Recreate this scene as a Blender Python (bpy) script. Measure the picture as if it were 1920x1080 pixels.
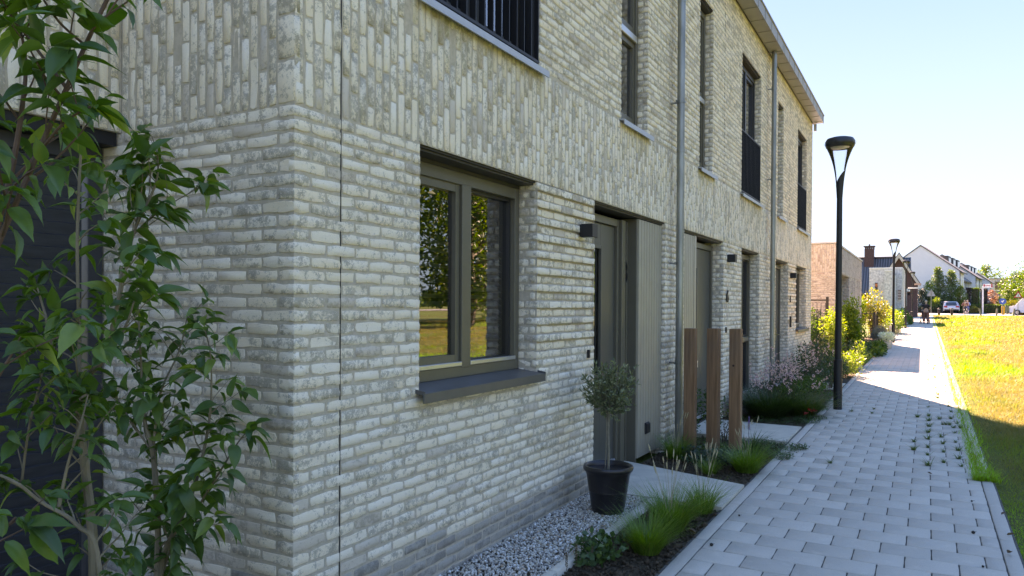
import bpy, bmesh, math, random
import numpy as np
from mathutils import Vector, Matrix, Quaternion
rng = np.random.default_rng(7); random.seed(7)
R = math.radians
S = bpy.context.scene
for o in list(bpy.data.objects): bpy.data.objects.remove(o)
COL = S.collection

# ------------------------------------------------------------------ camera
psi, rho, pit, FPX, CYP = R(29.204), R(0.3215), R(-0.511), 1394.25, 585.4
cf = np.array([-math.sin(psi)*math.cos(pit), math.cos(psi)*math.cos(pit), math.sin(pit)])
cr = np.array([math.cos(psi), math.sin(psi), 0.0]); cu = np.cross(cr, cf)
cr, cu = cr*math.cos(rho)+cu*math.sin(rho), cu*math.cos(rho)-cr*math.sin(rho)
CAM = np.array([2.514, 0.0, 1.64])
cd = bpy.data.cameras.new('camera'); co = bpy.data.objects.new('camera', cd); COL.objects.link(co)
co.matrix_world = Matrix([[cr[0], cu[0], -cf[0], CAM[0]], [cr[1], cu[1], -cf[1], CAM[1]], [cr[2], cu[2], -cf[2], CAM[2]], [0, 0, 0, 1]])
cd.sensor_width = 36; cd.lens = FPX/1920*36; cd.shift_y = (CYP-540)/1920
cd.clip_start = 0.05; cd.clip_end = 2000
S.camera = co

# ------------------------------------------------------------------ sky, sun, exposure
SAZ, SEL = R(-25), R(33)
W = bpy.data.worlds.new('World'); S.world = W; W.use_nodes = True
nt = W.node_tree; nt.nodes.clear()
sky = nt.nodes.new('ShaderNodeTexSky'); sky.sky_type = 'NISHITA'; sky.sun_disc = False
sky.sun_elevation = SEL; sky.sun_rotation = SAZ; sky.air_density = 1.0; sky.dust_density = 0.6; sky.ozone_density = 1.6
bg = nt.nodes.new('ShaderNodeBackground'); bg.inputs[1].default_value = 0.15
wo = nt.nodes.new('ShaderNodeOutputWorld'); gm = nt.nodes.new('ShaderNodeGamma'); gm.inputs[1].default_value = .25
nt.links.new(sky.outputs[0], gm.inputs[0])
tc = nt.nodes.new('ShaderNodeTexCoord'); sp_ = nt.nodes.new('ShaderNodeSeparateXYZ'); nt.links.new(tc.outputs['Generated'], sp_.inputs[0])
mr = nt.nodes.new('ShaderNodeMapRange'); mr.interpolation_type = 'SMOOTHSTEP'; mr.inputs[1].default_value = -.02; mr.inputs[2].default_value = .55; nt.links.new(sp_.outputs[2], mr.inputs[0])
gr = nt.nodes.new('ShaderNodeMix'); gr.data_type = 'RGBA'; gr.inputs[6].default_value = (.44, .93, 1.40, 1); gr.inputs[7].default_value = (.07, .48, 1.34, 1); nt.links.new(mr.outputs[0], gr.inputs[0])
mk = nt.nodes.new('ShaderNodeMix'); mk.data_type = 'RGBA'; mk.inputs[0].default_value = .90; nt.links.new(gm.outputs[0], mk.inputs[6]); nt.links.new(gr.outputs[2], mk.inputs[7]); nt.links.new(mk.outputs[2], bg.inputs[0]); nt.links.new(bg.outputs[0], wo.inputs[0])
sl = bpy.data.lights.new('sun', 'SUN'); sl.energy = 3.4; sl.angle = R(0.53); sl.color = (1.0, 0.94, 0.84)
so = bpy.data.objects.new('sun', sl); COL.objects.link(so)
tosun = Vector((math.sin(SAZ)*math.cos(SEL), math.cos(SAZ)*math.cos(SEL), math.sin(SEL)))
so.rotation_euler = tosun.to_track_quat('Z', 'Y').to_euler(); so.location = (-10, 20, 30)
S.view_settings.view_transform = 'Standard'; S.view_settings.look = 'None'; S.view_settings.gamma = 1
S.view_settings.exposure = 3.14
S.view_settings.use_white_balance = True; S.view_settings.white_balance_temperature = 9600; S.view_settings.white_balance_tint = 38

# ------------------------------------------------------------------ helpers: positions
def ray(x, y): return cf+cr*((x-960)/FPX)+cu*((CYP-y)/FPX)
def gz(Y): return float(np.interp(Y, [-60, 0, 100, 115], [-0.2, 0, 0.78, 1.1]))
def atY(x, y, Y):
    d = ray(x, y); return CAM+d*(Y/d[1])
def atX(x, y, X):
    d = ray(x, y); return CAM+d*((X-CAM[0])/d[0])
def atD(x, y, D): return CAM+ray(x, y)*D
def gX(x, Y):        # world X on the ground under image column x at distance Y
    return float(atY(x, 590, Y)[0])
def zY(y, Y, x=1740): return float(atY(x, y, Y)[2])

# ------------------------------------------------------------------ helpers: objects
def tag(o, label=None, cat=None, group=None, kind=None):
    if label: o['label'] = label
    if cat: o['category'] = cat
    if group: o['group'] = group
    if kind: o['kind'] = kind
    return o
def empty(name, loc=(0, 0, 0), label=None, cat=None, group=None, rz=0):
    o = bpy.data.objects.new(name, None); COL.objects.link(o); o.location = loc; o.rotation_euler = (0, 0, rz)
    o.empty_display_size = 0.2
    return tag(o, label, cat, group)
def world(o):
    return o.matrix_basis.copy() if o.parent is None else world(o.parent) @ o.matrix_parent_inverse @ o.matrix_basis
def link(name, me, mats, parent=None, local=False):
    o = bpy.data.objects.new(name, me); COL.objects.link(o)
    for m in (mats if isinstance(mats, (list, tuple)) else [mats]): me.materials.append(m)
    if parent is not None:
        o.parent = parent
        if not local:
            o.matrix_parent_inverse = world(parent).inverted()
    return o
def dup(root, loc=None, rz=None, label=None, group=None, scale=None):
    r = root.copy(); COL.objects.link(r)
    if loc is not None: r.location = loc
    if rz is not None: r.rotation_euler = (0, 0, rz)
    if scale is not None: r.scale = scale if hasattr(scale, '__len__') else (scale,)*3
    if label: r['label'] = label
    if group: r['group'] = group
    def rec(a, b):
        for ch in list(a.children):
            c = ch.copy(); COL.objects.link(c); c.parent = b; c.matrix_parent_inverse = ch.matrix_parent_inverse.copy(); rec(ch, c)
    rec(root, r)
    return r

class MB:
    """collects faces, builds ONE mesh object"""
    def __init__(s): s.v = []; s.f = []; s.m = []; s.n = 0
    def add(s, vs, fs, mi=0):
        b = s.n; s.v.extend([tuple(map(float, p)) for p in vs]); s.n += len(vs)
        for f in fs: s.f.append([b+i for i in f]); s.m.append(mi)
        return s
    def box(s, x0, x1, y0, y1, z0, z1, mi=0, bev=0.0):
        x0, x1 = min(x0, x1), max(x0, x1); y0, y1 = min(y0, y1), max(y0, y1); z0, z1 = min(z0, z1), max(z0, z1)
        if bev <= 0:
            vs = [(x, y, z) for x in (x0, x1) for y in (y0, y1) for z in (z0, z1)]
            return s.add(vs, [(0, 1, 3, 2), (4, 6, 7, 5), (0, 4, 5, 1), (2, 3, 7, 6), (0, 2, 6, 4), (1, 5, 7, 3)], mi)
        b = min(bev, (x1-x0)/2.01, (y1-y0)/2.01, (z1-z0)/2.01)
        bm = bmesh.new(); bmesh.ops.create_cube(bm, size=1)
        bmesh.ops.scale(bm, vec=(x1-x0, y1-y0, z1-z0), verts=bm.verts)
        bmesh.ops.bevel(bm, geom=bm.edges[:], offset=b, segments=1, affect='EDGES')
        c = Vector(((x0+x1)/2, (y0+y1)/2, (z0+z1)/2)); bm.verts.index_update()
        s.add([v.co+c for v in bm.verts], [[v.index for v in f.verts] for f in bm.faces], mi); bm.free(); return s
    def obox(s, c, ax, ay, az, mi=0):
        c = np.array(c, float); ax, ay, az = (np.array(a, float) for a in (ax, ay, az))
        vs = [c+i*ax+j*ay+k*az for i in (-1, 1) for j in (-1, 1) for k in (-1, 1)]
        return s.add(vs, [(0, 1, 3, 2), (4, 6, 7, 5), (0, 4, 5, 1), (2, 3, 7, 6), (0, 2, 6, 4), (1, 5, 7, 3)], mi)
    def prism(s, pts, off, mi=0):
        """polygon pts (3D) extruded by vector off"""
        n = len(pts); o = np.array(off, float); a = [np.array(p, float) for p in pts]
        return s.add(a+[p+o for p in a], [list(range(n))[::-1], list(range(n, 2*n))]+[(i, (i+1) % n, n+(i+1) % n, n+i) for i in range(n)], mi)
    def tube(s, pts, rad, seg=8, mi=0, cap=True):
        pts = [np.array(p, float) for p in pts]
        if not hasattr(rad, '__len__'): rad = [rad]*len(pts)
        rings = []; prev = None; vs = []
        for i, p in enumerate(pts):
            t = pts[min(i+1, len(pts)-1)]-pts[max(i-1, 0)]; t = t/(np.linalg.norm(t)+1e-12)
            if prev is None:
                a = np.array([1, 0, 0]) if abs(t[0]) < .8 else np.array([0, 1, 0]); u = np.cross(t, a)
            else: u = prev-t*np.dot(prev, t)
            u = u/(np.linalg.norm(u)+1e-12); prev = u; w = np.cross(t, u)
            for k in range(seg):
                an = 2*math.pi*k/seg; vs.append(p+rad[i]*(u*math.cos(an)+w*math.sin(an)))
        fs = []
        for i in range(len(pts)-1):
            for k in range(seg):
                k2 = (k+1) % seg; fs.append((i*seg+k, i*seg+k2, (i+1)*seg+k2, (i+1)*seg+k))
        if cap: fs.append(list(range(seg))[::-1]); fs.append([(len(pts)-1)*seg+k for k in range(seg)])
        return s.add(vs, fs, mi)
    def lathe(s, prof, c=(0, 0, 0), seg=24, mi=0):
        vs = []; fs = []
        for (r, z) in prof:
            for k in range(seg):
                a = 2*math.pi*k/seg; vs.append((c[0]+r*math.cos(a), c[1]+r*math.sin(a), c[2]+z))
        for i in range(len(prof)-1):
            for k in range(seg):
                k2 = (k+1) % seg; fs.append((i*seg+k, i*seg+k2, (i+1)*seg+k2, (i+1)*seg+k))
        fs.append(list(range(seg))[::-1]); fs.append([(len(prof)-1)*seg+k for k in range(seg)])
        return s.add(vs, fs, mi)
    def sphere(s, c, r, mi=0, sub=2, jit=0.0):
        bm = bmesh.new(); bmesh.ops.create_icosphere(bm, subdivisions=sub, radius=1); r = r if hasattr(r, '__len__') else (r,)*3
        s.add([(c[0]+v.co.x*r[0]*(1+random.uniform(-jit, jit)), c[1]+v.co.y*r[1]*(1+random.uniform(-jit, jit)), c[2]+v.co.z*r[2]*(1+random.uniform(-jit, jit))) for v in bm.verts],
              [[v.index for v in f.verts] for f in bm.faces], mi); bm.free(); return s
    def build(s, name, mats, parent=None, smooth=False, local=False, recalc=True):
        me = bpy.data.meshes.new(name); me.from_pydata(s.v, [], s.f)
        if any(s.m): me.polygons.foreach_set('material_index', s.m)
        if recalc:
            bm = bmesh.new(); bm.from_mesh(me); bmesh.ops.recalc_face_normals(bm, faces=bm.faces); bm.to_mesh(me); bm.free()
        if smooth:
            me.polygons.foreach_set('use_smooth', [True]*len(me.polygons))
            me.set_sharp_from_angle(angle=R(40))
        me.update()
        return link(name, me, mats, parent, local)

def big_mesh(name, V, F, mats, parent=None, smooth=False, attrs=None, matidx=None, local=False):
    """V (n,3); F list of int arrays (m,k); attrs dict name->per-face array"""
    V = np.asarray(V, np.float32)
    me = bpy.data.meshes.new(name); me.vertices.add(len(V)); me.vertices.foreach_set('co', V.ravel())
    loops = np.concatenate([f.ravel() for f in F]).astype(np.int32)
    tot = np.concatenate([np.full(len(f), f.shape[1], np.int32) for f in F]); st = np.concatenate([[0], np.cumsum(tot)[:-1]]).astype(np.int32)
    me.loops.add(len(loops)); me.loops.foreach_set('vertex_index', loops)
    me.polygons.add(len(tot)); me.polygons.foreach_set('loop_start', st); me.polygons.foreach_set('loop_total', tot)
    if matidx is not None: me.polygons.foreach_set('material_index', np.asarray(matidx, np.int32))
    if smooth: me.polygons.foreach_set('use_smooth', np.ones(len(tot), bool))
    me.update(calc_edges=True)
    for k, a in (attrs or {}).items():
        at = me.attributes.new(k, 'FLOAT', 'FACE'); at.data.foreach_set('value', np.asarray(a, np.float32))
    return link(name, me, mats, parent, local)

# ------------------------------------------------------------------ materials
class Mat:
    def __init__(s, name):
        s.m = bpy.data.materials.new(name); s.m.use_nodes = True; s.t = s.m.node_tree; s.b = s.t.nodes['Principled BSDF']; s.out = s.t.nodes['Material Output']
        s._co = None
    def n(s, t, **k):
        x = s.t.nodes.new(t)
        for a, v in k.items(): setattr(x, a, v)
        return x
    def l(s, a, b): s.t.links.new(a, b)
    def co(s):
        if s._co is None: s._co = s.n('ShaderNodeTexCoord').outputs['Object']
        return s._co
    def noise(s, sc, det=4, rough=.6, vec=None, stretch=None):
        x = s.n('ShaderNodeTexNoise'); x.inputs['Scale'].default_value = sc; x.inputs['Detail'].default_value = det; x.inputs['Roughness'].default_value = rough
        v = vec or s.co()
        if stretch:
            mp = s.n('ShaderNodeMapping'); mp.inputs['Scale'].default_value = stretch; s.l(v, mp.inputs[0]); v = mp.outputs[0]
        s.l(v, x.inputs['Vector']); return x.outputs['Fac']
    def math(s, op, a, b=None, clamp=False):
        x = s.n('ShaderNodeMath', operation=op); x.use_clamp = clamp
        for i, q in enumerate((a, b)):
            if q is None: continue
            if isinstance(q, (int, float)): x.inputs[i].default_value = q
            else: s.l(q, x.inputs[i])
        return x.outputs[0]
    def ramp(s, f, lo, hi, a=0., b=1.):
        x = s.n('ShaderNodeMapRange'); x.inputs[1].default_value = lo; x.inputs[2].default_value = hi; x.inputs[3].default_value = a; x.inputs[4].default_value = b; s.l(f, x.inputs[0]); return x.outputs[0]
    def mix(s, f, a, b, mode='MIX'):
        x = s.n('ShaderNodeMix', data_type='RGBA', blend_type=mode)
        for i, q in ((0, f), (6, a), (7, b)):
            if isinstance(q, (int, float)): x.inputs[i].default_value = q
            elif isinstance(q, tuple): x.inputs[i].default_value = (*q, 1)
            else: s.l(q, x.inputs[i])
        return x.outputs[2]
    def attr(s, n): return s.n('ShaderNodeAttribute', attribute_name=n).outputs['Fac']
    def bump(s, h, dist=.01, st=1.):
        x = s.n('ShaderNodeBump'); x.inputs['Distance'].default_value = dist; x.inputs['Strength'].default_value = st; s.l(h, x.inputs['Height']); s.l(x.outputs[0], s.b.inputs['Normal']); return x
    def set(s, col=None, rough=None, metal=None, spec=None):
        if col is not None:
            if isinstance(col, tuple): s.b.inputs['Base Color'].default_value = (*col, 1)
            else: s.l(col, s.b.inputs['Base Color'])
        if rough is not None:
            if isinstance(rough, (int, float)): s.b.inputs['Roughness'].default_value = rough
            else: s.l(rough, s.b.inputs['Roughness'])
        if metal is not None: s.b.inputs['Metallic'].default_value = metal
        if spec is not None: s.b.inputs['Specular IOR Level'].default_value = spec
        return s

def simple(name, col, rough=.5, metal=0, var=.12, sc=6, bump=0, bsc=60, spec=.5, stretch=None):
    m = Mat(name); n = m.noise(sc, 5, .6, stretch=stretch)
    lo = tuple(c*(1-var) for c in col); hi = tuple(min(1, c*(1+var)) for c in col)
    m.set(m.mix(m.ramp(n, .3, .7), lo, hi), rough, metal, spec)
    if bump: m.bump(m.noise(bsc, 4, .65, stretch=stretch), bump)
    return m.m

def brick_mat(name, light=(.94, .785, .59), light2=(.96, .86, .71), grey=(.29, .255, .20), brown=(.48, .38, .29), thr=.518):
    m = Mat(name); tone = m.attr('tone'); t2 = m.attr('tone2'); dark = m.attr('dark'); st = m.attr('stain')
    big = m.noise(17, 3, .6); mid = m.noise(58, 5, .78); fine = m.noise(230, 3, .8)
    s = m.math('ADD', m.math('MULTIPLY', big, .38), m.math('MULTIPLY', mid, .40))
    s = m.math('ADD', s, m.math('MULTIPLY', fine, .22))
    s = m.math('ADD', s, m.math('MULTIPLY', m.math('SUBTRACT', tone, .5), .09))
    mask = m.ramp(s, thr-.012, thr+.035)
    mask = m.math('MULTIPLY', mask, .84)
    base = m.mix(m.ramp(fine, .35, .65, .0, .28), m.mix(t2, light, light2), tuple(c*.60 for c in light))
    greyc = m.mix(m.ramp(mid, .4, .65), grey, tuple(c*1.7 for c in grey))
    c = m.mix(mask, base, greyc); dk = m.n('ShaderNodeMapRange'); dk.inputs[1].default_value = .55; dk.inputs[2].default_value = 1.0; dk.inputs[3].default_value = 0; dk.inputs[4].default_value = .20; m.l(m.attr('tone'), dk.inputs[0]); c = m.mix(dk.outputs[0], c, (.46, .40, .31))
    br = m.math('MULTIPLY', m.math('GREATER_THAN', t2, .93), .55)
    c = m.mix(br, c, brown)
    c = m.mix(m.math('MULTIPLY', dark, .62), c, m.mix(m.ramp(mid, .35, .7), (.10, .098, .095), (.22, .21, .20)))
    c = m.mix(m.math('MULTIPLY', m.math('MULTIPLY', st, m.ramp(m.noise(9, 3, .6, stretch=(1, 1, .25)), .35, .65)), .55), c, (.30, .25, .09))
    m.set(c, .93, spec=.25)
    h = m.math('ADD', m.math('MULTIPLY', mid, .5), m.math('MULTIPLY', fine, .5))
    m.bump(h, .0055, 1.0)
    return m.m
M = {}
M['brick'] = brick_mat('lime washed brick')
M['brick2'] = brick_mat('greyer brick', (.56, .50, .44), (.66, .60, .55), (.22, .18, .165), (.34, .24, .2))
M['mortar'] = simple('mortar', (.54, .455, .35), .95, bump=.004, bsc=160, var=.16, sc=25, spec=.2)
M['frame'] = simple('taupe painted frame', (.12, .105, .075), .38, var=.05)
M['frame_dark'] = simple('dark window frame', (.028, .027, .026), .4, var=.05)
M['boards'] = simple('taupe painted boards', (.33, .29, .22), .42, var=.06)
M['alu'] = simple('aluminium strip', (.55, .56, .56), .32, .7, var=.05)
M['sill'] = simple('grey metal sill', (.13, .125, .118), .42, .35, var=.08)
M['sill_up'] = simple('pale zinc sill', (.42, .44, .47), .45, .3, var=.06)
M['soffit'] = simple('grey gutter panel', (.30, .285, .26), .5, .1, var=.08)
M['zinc'] = simple('zinc pipe', (.27, .28, .26), .42, .75, var=.28, sc=9, stretch=(1, 1, .25))
M['black'] = simple('black coated metal', (.009, .009, .011), .5, var=.1)
M['lintel'] = simple('dark steel lintel', (.045, .04, .035), .5, .2)
M['door'] = simple('dark taupe door', (.085, .082, .068), .42, var=.05)
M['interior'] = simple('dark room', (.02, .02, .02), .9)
M['blind'] = simple('dark blind slat', (.26, .265, .26), .55)
M['curtain'] = simple('grey screen', (.05, .052, .06), .6)
M['wood'] = None
M['rooftile'] = simple('dark roof tile', (.09, .085, .085), .7, var=.2, sc=3)

def glass_mat():
    m = Mat('window glass'); m.t.nodes.remove(m.b)
    fr = m.n('ShaderNodeFresnel'); fr.inputs['IOR'].default_value = 2.0
    tr = m.n('ShaderNodeBsdfTransparent'); tr.inputs[0].default_value = (.55, .58, .57, 1)
    gl = m.n('ShaderNodeBsdfGlossy'); gl.inputs['Roughness'].default_value = 0.0; gl.inputs[0].default_value = (1, 1, 1, 1)
    nz = m.noise(1.3, 1, .5); bp = m.n('ShaderNodeBump'); bp.inputs['Distance'].default_value = .004; m.l(nz, bp.inputs['Height']); m.l(bp.outputs[0], gl.inputs['Normal'])
    mx = m.n('ShaderNodeMixShader'); k = m.math('MULTIPLY', fr.outputs[0], 1.7, True)
    m.l(k, mx.inputs[0]); m.l(tr.outputs[0], mx.inputs[1]); m.l(gl.outputs[0], mx.inputs[2]); m.l(mx.outputs[0], m.out.inputs[0])
    return m.m
M['glass'] = glass_mat()

def wood_mat():
    m = Mat('weathered timber'); c = m.co()
    w = m.n('ShaderNodeTexWave'); w.wave_type = 'BANDS'; w.bands_direction = 'X'; w.inputs['Scale'].default_value = 9; w.inputs['Distortion'].default_value = 5.0; w.inputs['Detail'].default_value = 3; w.inputs['Detail Scale'].default_value = 1.2
    mp = m.n('ShaderNodeMapping'); mp.inputs['Scale'].default_value = (1, 1, .16); m.l(c, mp.inputs[0]); m.l(mp.outputs[0], w.inputs['Vector'])
    g = m.noise(40, 4, .6, stretch=(1, 1, .05)); b = m.noise(4, 3, .5, stretch=(1, 1, .5))
    f = m.math('ADD', m.math('MULTIPLY', w.outputs['Fac'], .12), m.math('MULTIPLY', g, .85))
    col = m.mix(m.ramp(f, .25, .8), (.15, .068, .034), (.40, .205, .105)); col = m.mix(m.ramp(b, .45, .7, 0, .5), col, (.17, .12, .09))
    geo = m.n('ShaderNodeNewGeometry'); sx = m.n('ShaderNodeSeparateXYZ'); m.l(geo.outputs['Normal'], sx.inputs[0])
    m.set(col, .8, spec=.3); m.bump(f, .002); return m.m
M['wood'] = wood_mat()

def leaf_mat(name, c1, c2, c3=None, rough=.42, trans=.35, spec=.5, veins=False):
    """c1..c2 leaf colours chosen per leaf by tone; translucent"""
    m = Mat(name); t = m.attr('tone')
    col = m.mix(t, c1, c2)
    if c3: col = m.mix(m.math('MULTIPLY', m.math('GREATER_THAN', t, .9), .8), col, c3)
    n = m.noise(35, 2, .5); col = m.mix(m.ramp(n, .3, .7, 0, .25), col, tuple(x*.6 for x in c1))
    m.set(col, rough, spec=spec)
    tl = m.n('ShaderNodeBsdfTranslucent'); br = m.mix(1.0, col, (1.0, 1.0, .35), 'MULTIPLY')
    hs = m.n('ShaderNodeHueSaturation'); hs.inputs['Value'].default_value = 2.2; hs.inputs['Saturation'].default_value = 1.1; m.l(br, hs.inputs['Color']); m.l(hs.outputs[0], tl.inputs[0])
    mx = m.n('ShaderNodeMixShader'); mx.inputs[0].default_value = trans
    m.l(m.b.outputs[0], mx.inputs[1]); m.l(tl.outputs[0], mx.inputs[2]); m.l(mx.outputs[0], m.out.inputs[0])
    return m.m

# ------------------------------------------------------------------ brick generator
RING = np.array([(-1, -1), (-.33, -1), (.33, -1), (1, -1), (1, 0), (1, 1), (.33, 1), (-.33, 1), (-1, 1), (-1, 0)], float)
class Bricks:
    def __init__(s): s.r = []
    def add(s, O, du, dv, n, u0, u1, v0, v1, off=0., dark=0., stain=0.):
        s.r.append((*O, *du, *dv, *n, u0, u1, v0, v1, off, dark, stain))
    def arrays(s, depth=.034, jit=.0024, bev=.0022, seed=1, capj=.0009):
        g = np.random.default_rng(seed); A = np.array(s.r, float); N = len(A)
        O, du, dv, n = A[:, 0:3], A[:, 3:6], A[:, 6:9], A[:, 9:12]; u0, u1, v0, v1, off = A[:, 12:17].T
        cu_, cv_ = (u0+u1)/2, (v0+v1)/2; hu, hv = (u1-u0)/2, (v1-v0)/2
        def ring(inset, d, j):
            U = cu_[:, None]+RING[None, :, 0]*(hu-inset)[:, None]; V = cv_[:, None]+RING[None, :, 1]*(hv-inset)[:, None]
            U = U+j[0]; V = V+j[1]
            D = off[:, None]+d
            return O[:, None]+U[..., None]*du[:, None]+V[..., None]*dv[:, None]+D[..., None]*n[:, None]
        jj = g.normal(0, jit, (2, N, 10)); cor = (np.abs(RING[:, 0]) == 1) & (np.abs(RING[:, 1]) == 1)
        jj = np.clip(jj, -2.2*jit, 2.2*jit)
        pull = np.where(cor, .0025, 0); jj[0] -= np.sign(RING[:, 0])*pull; jj[1] -= np.sign(RING[:, 1])*pull
        back = ring(0, -depth*np.ones((N, 10)), jj*0.3); a = ring(0, -bev*.8*np.ones((N, 10)), jj)
        tilt = g.normal(0, capj, (N, 1))
        b = ring(bev, g.normal(0, capj*.6, (N, 10))+tilt, jj*1.1)
        V = np.concatenate([back, a, b], 1).reshape(-1, 3)
        base = (np.arange(N)*30)[:, None]; i = np.arange(10); k = (i+1) % 10
        q1 = np.stack([i, k, k+10, i+10], 1); q2 = q1+10
        Q = (base[:, :, None]+np.concatenate([q1, q2])[None]).reshape(-1, 4)
        C = base+np.arange(20, 30)[None]
        tone = g.random(N); t2 = g.random(N)
        fa = lambda x: np.concatenate([np.repeat(x, 20), x])
        return V, [Q, C], dict(tone=fa(tone), tone2=fa(t2), dark=fa(A[:, 17]), stain=fa(A[:, 18]))
EZ = (0, 0, 1)
def segs(u0, u1, ops):
    cur = [(u0, u1)]
    for a, b in ops:
        nx = []
        for p, q in cur:
            if b <= p or a >= q: nx.append((p, q)); continue
            if a-p > .01: nx.append((p, a))
            if q-b > .01: nx.append((b, q))
        cur = nx
    return cur
ROW = .0625; J = .0073
def h_rows(B, O, du, n, u0, u1, z0, z1, ops=(), top=None, offf=None, darkf=None, stainf=None, rs=None, phase=0):
    rs = rs or random.Random(3); k = 0; prev = set()
    top = z1 if top is None else top
    while True:
        zt = top-k*ROW; zb = zt-ROW; k += 1
        if zb < z0-ROW*.6: break
        if zt > z1+.001: continue
        zm = (zt+zb)/2; js = []
        for (p, q) in segs(u0, u1, [(a, b) for (a, b, c, d) in ops if c < zm < d]):
            u = p; first = True
            while q-u > .012:
                L = .207
                if first: L = .207 if (k+phase) % 2 else .104
                else:
                    if rs.random() < .13: L = .104
                    if any(abs(u+L-x) < .035 for x in prev): L = .155 if L > .2 else .207
                    if any(abs(u+L-x) < .03 for x in prev): L = .104
                L += rs.uniform(-.004, .004); first = False
                if q-(u+L) < .055: L = q-u
                e = min(u+L, q); js.append(e)
                off = offf(k-1, (u+e)/2, zm) if offf else 0
                d = darkf((u+e)/2, zm) if darkf else 0; s_ = stainf((u+e)/2, zm) if stainf else 0
                g0 = J if u > p+.001 else 0; g1 = J if e < q-.001 else 0
                B.add(O, du, EZ, n, u+g0, e-g1, zb+J, zt-J, off+rs.gauss(0, .0008), d, s_); u = e
        prev = set(js)
def v_cols(B, O, du, n, u0, u1, z0, z1, stainf=None, rs=None):
    rs = rs or random.Random(5); nc = max(1, round((u1-u0)/ROW)); w = (u1-u0)/nc; lo = 0
    for i in range(nc):
        a, b = u0+i*w, u0+(i+1)*w
        lo = (lo+rs.choice([.069, .138, .104, .06]))
        o = lo % .207; z = z0; e = z0+(o if o > .06 else o+.207)
        while z < z1-.01:
            if z1-e < .045: e = z1
            e = min(e, z1); s_ = stainf((a+b)/2, (z+e)/2) if stainf else 0
            B.add(O, du, EZ, n, a+J, b-J, z+J*.8, e-J*.8, rs.gauss(0, .0012), 0, s_); z = e; e = z+.207
def wall_quads(O, du, n, u0, u1, z0, z1, ops, inset):
    """flat mortar backing with holes"""
    us = sorted({u0, u1, *[max(u0, min(u1, x)) for o in ops for x in o[:2]]}); zs = sorted({z0, z1, *[max(z0, min(z1, x)) for o in ops for x in o[2:]]})
    V = []; F = []
    O = np.array(O, float); du = np.array(du, float); n = np.array(n, float)
    for a, b in zip(us, us[1:]):
        for c, d in zip(zs, zs[1:]):
            um, zm = (a+b)/2, (c+d)/2
            if b-a < 1e-5 or d-c < 1e-5 or any(o[0] < um < o[1] and o[2] < zm < o[3] for o in ops): continue
            i = len(V)
            for (u, z) in ((a, c), (b, c), (b, d), (a, d)): V.append(O+u*du+np.array([0, 0, z])-inset*n)
            F.append((i, i+1, i+2, i+3))
    return V, F
def build_brickwork(name, B, quads, mats, parent=None, seed=1, **kw):
    V, F, at = B.arrays(seed=seed, **kw); nb = len(V); nf = len(F[0])+len(F[1])
    QV = []; QF = []
    for (v, f) in quads:
        b = nb+len(QV); QV += list(v); QF += [tuple(b+i for i in q) for q in f]
    V = np.concatenate([V, np.array(QV).reshape(-1, 3)]); F.append(np.array(QF).reshape(-1, 4))
    mi = np.concatenate([np.zeros(nf), np.ones(len(QF))])
    at = {k: np.concatenate([a, np.zeros(len(QF))]) for k, a in at.items()}
    o = big_mesh(name, V, F, mats, parent, attrs=at, matidx=mi)
    return o

# ------------------------------------------------------------------ the terrace
L1, L2, ZE = 2.555, 3.371, 6.19
YC, YF, XI = 2.465, 19.62, -1.27       # near corner, far corner, inner corner
YA, YB = 8.30, 13.96                   # party lines (hidden behind the drain pipes)
RV = .15                               # reveal depth
GO = dict(W1=(3.425, 4.875, 1.13, L1), D1=(5.955, 7.93, -.2, L1), D2=(8.65, 10.59, -.2, L1), W2=(11.74, 13.13, .1, L1), D3=(14.70, 16.165, -.2, L1), W3=(17.24, 18.765, 1.13, L1))
UO = dict(U1=(3.45, 4.895, L2, 5.56), U2=(6.565, 7.31, L2, 5.56), U3=(9.29, 9.935, L2, 5.56), U4=(11.70, 13.18, L2, 5.56), U5=(14.83, 15.455, L2, 5.56), U6=(17.30, 18.69, L2, 5.56))
def relief(k, u, z):
    if z > 1.30 and (4.875 < u < 5.955 or 16.165 < u < 17.24): return -.019 if k % 2 else 0.
    return 0.
def darkp(u, z):
    return (1. if (math.sin(u*37.3+z*211)*43758.5) % 1 < min(1, max(0, (.34-z)/.14)) else 0.)
SILLS = [(3.36, 4.96), (6.53, 7.38), (9.24, 10.05), (11.62, 13.29), (14.8, 15.74), (17.25, 18.98)]
def stainu(u, z):
    for a, b in SILLS:
        if a < u < b and 2.9 < z < L2: return max(0, (z-3.0)/.37)
    if z > 5.9: return (z-5.9)/.3*.5
    return 0.
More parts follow.
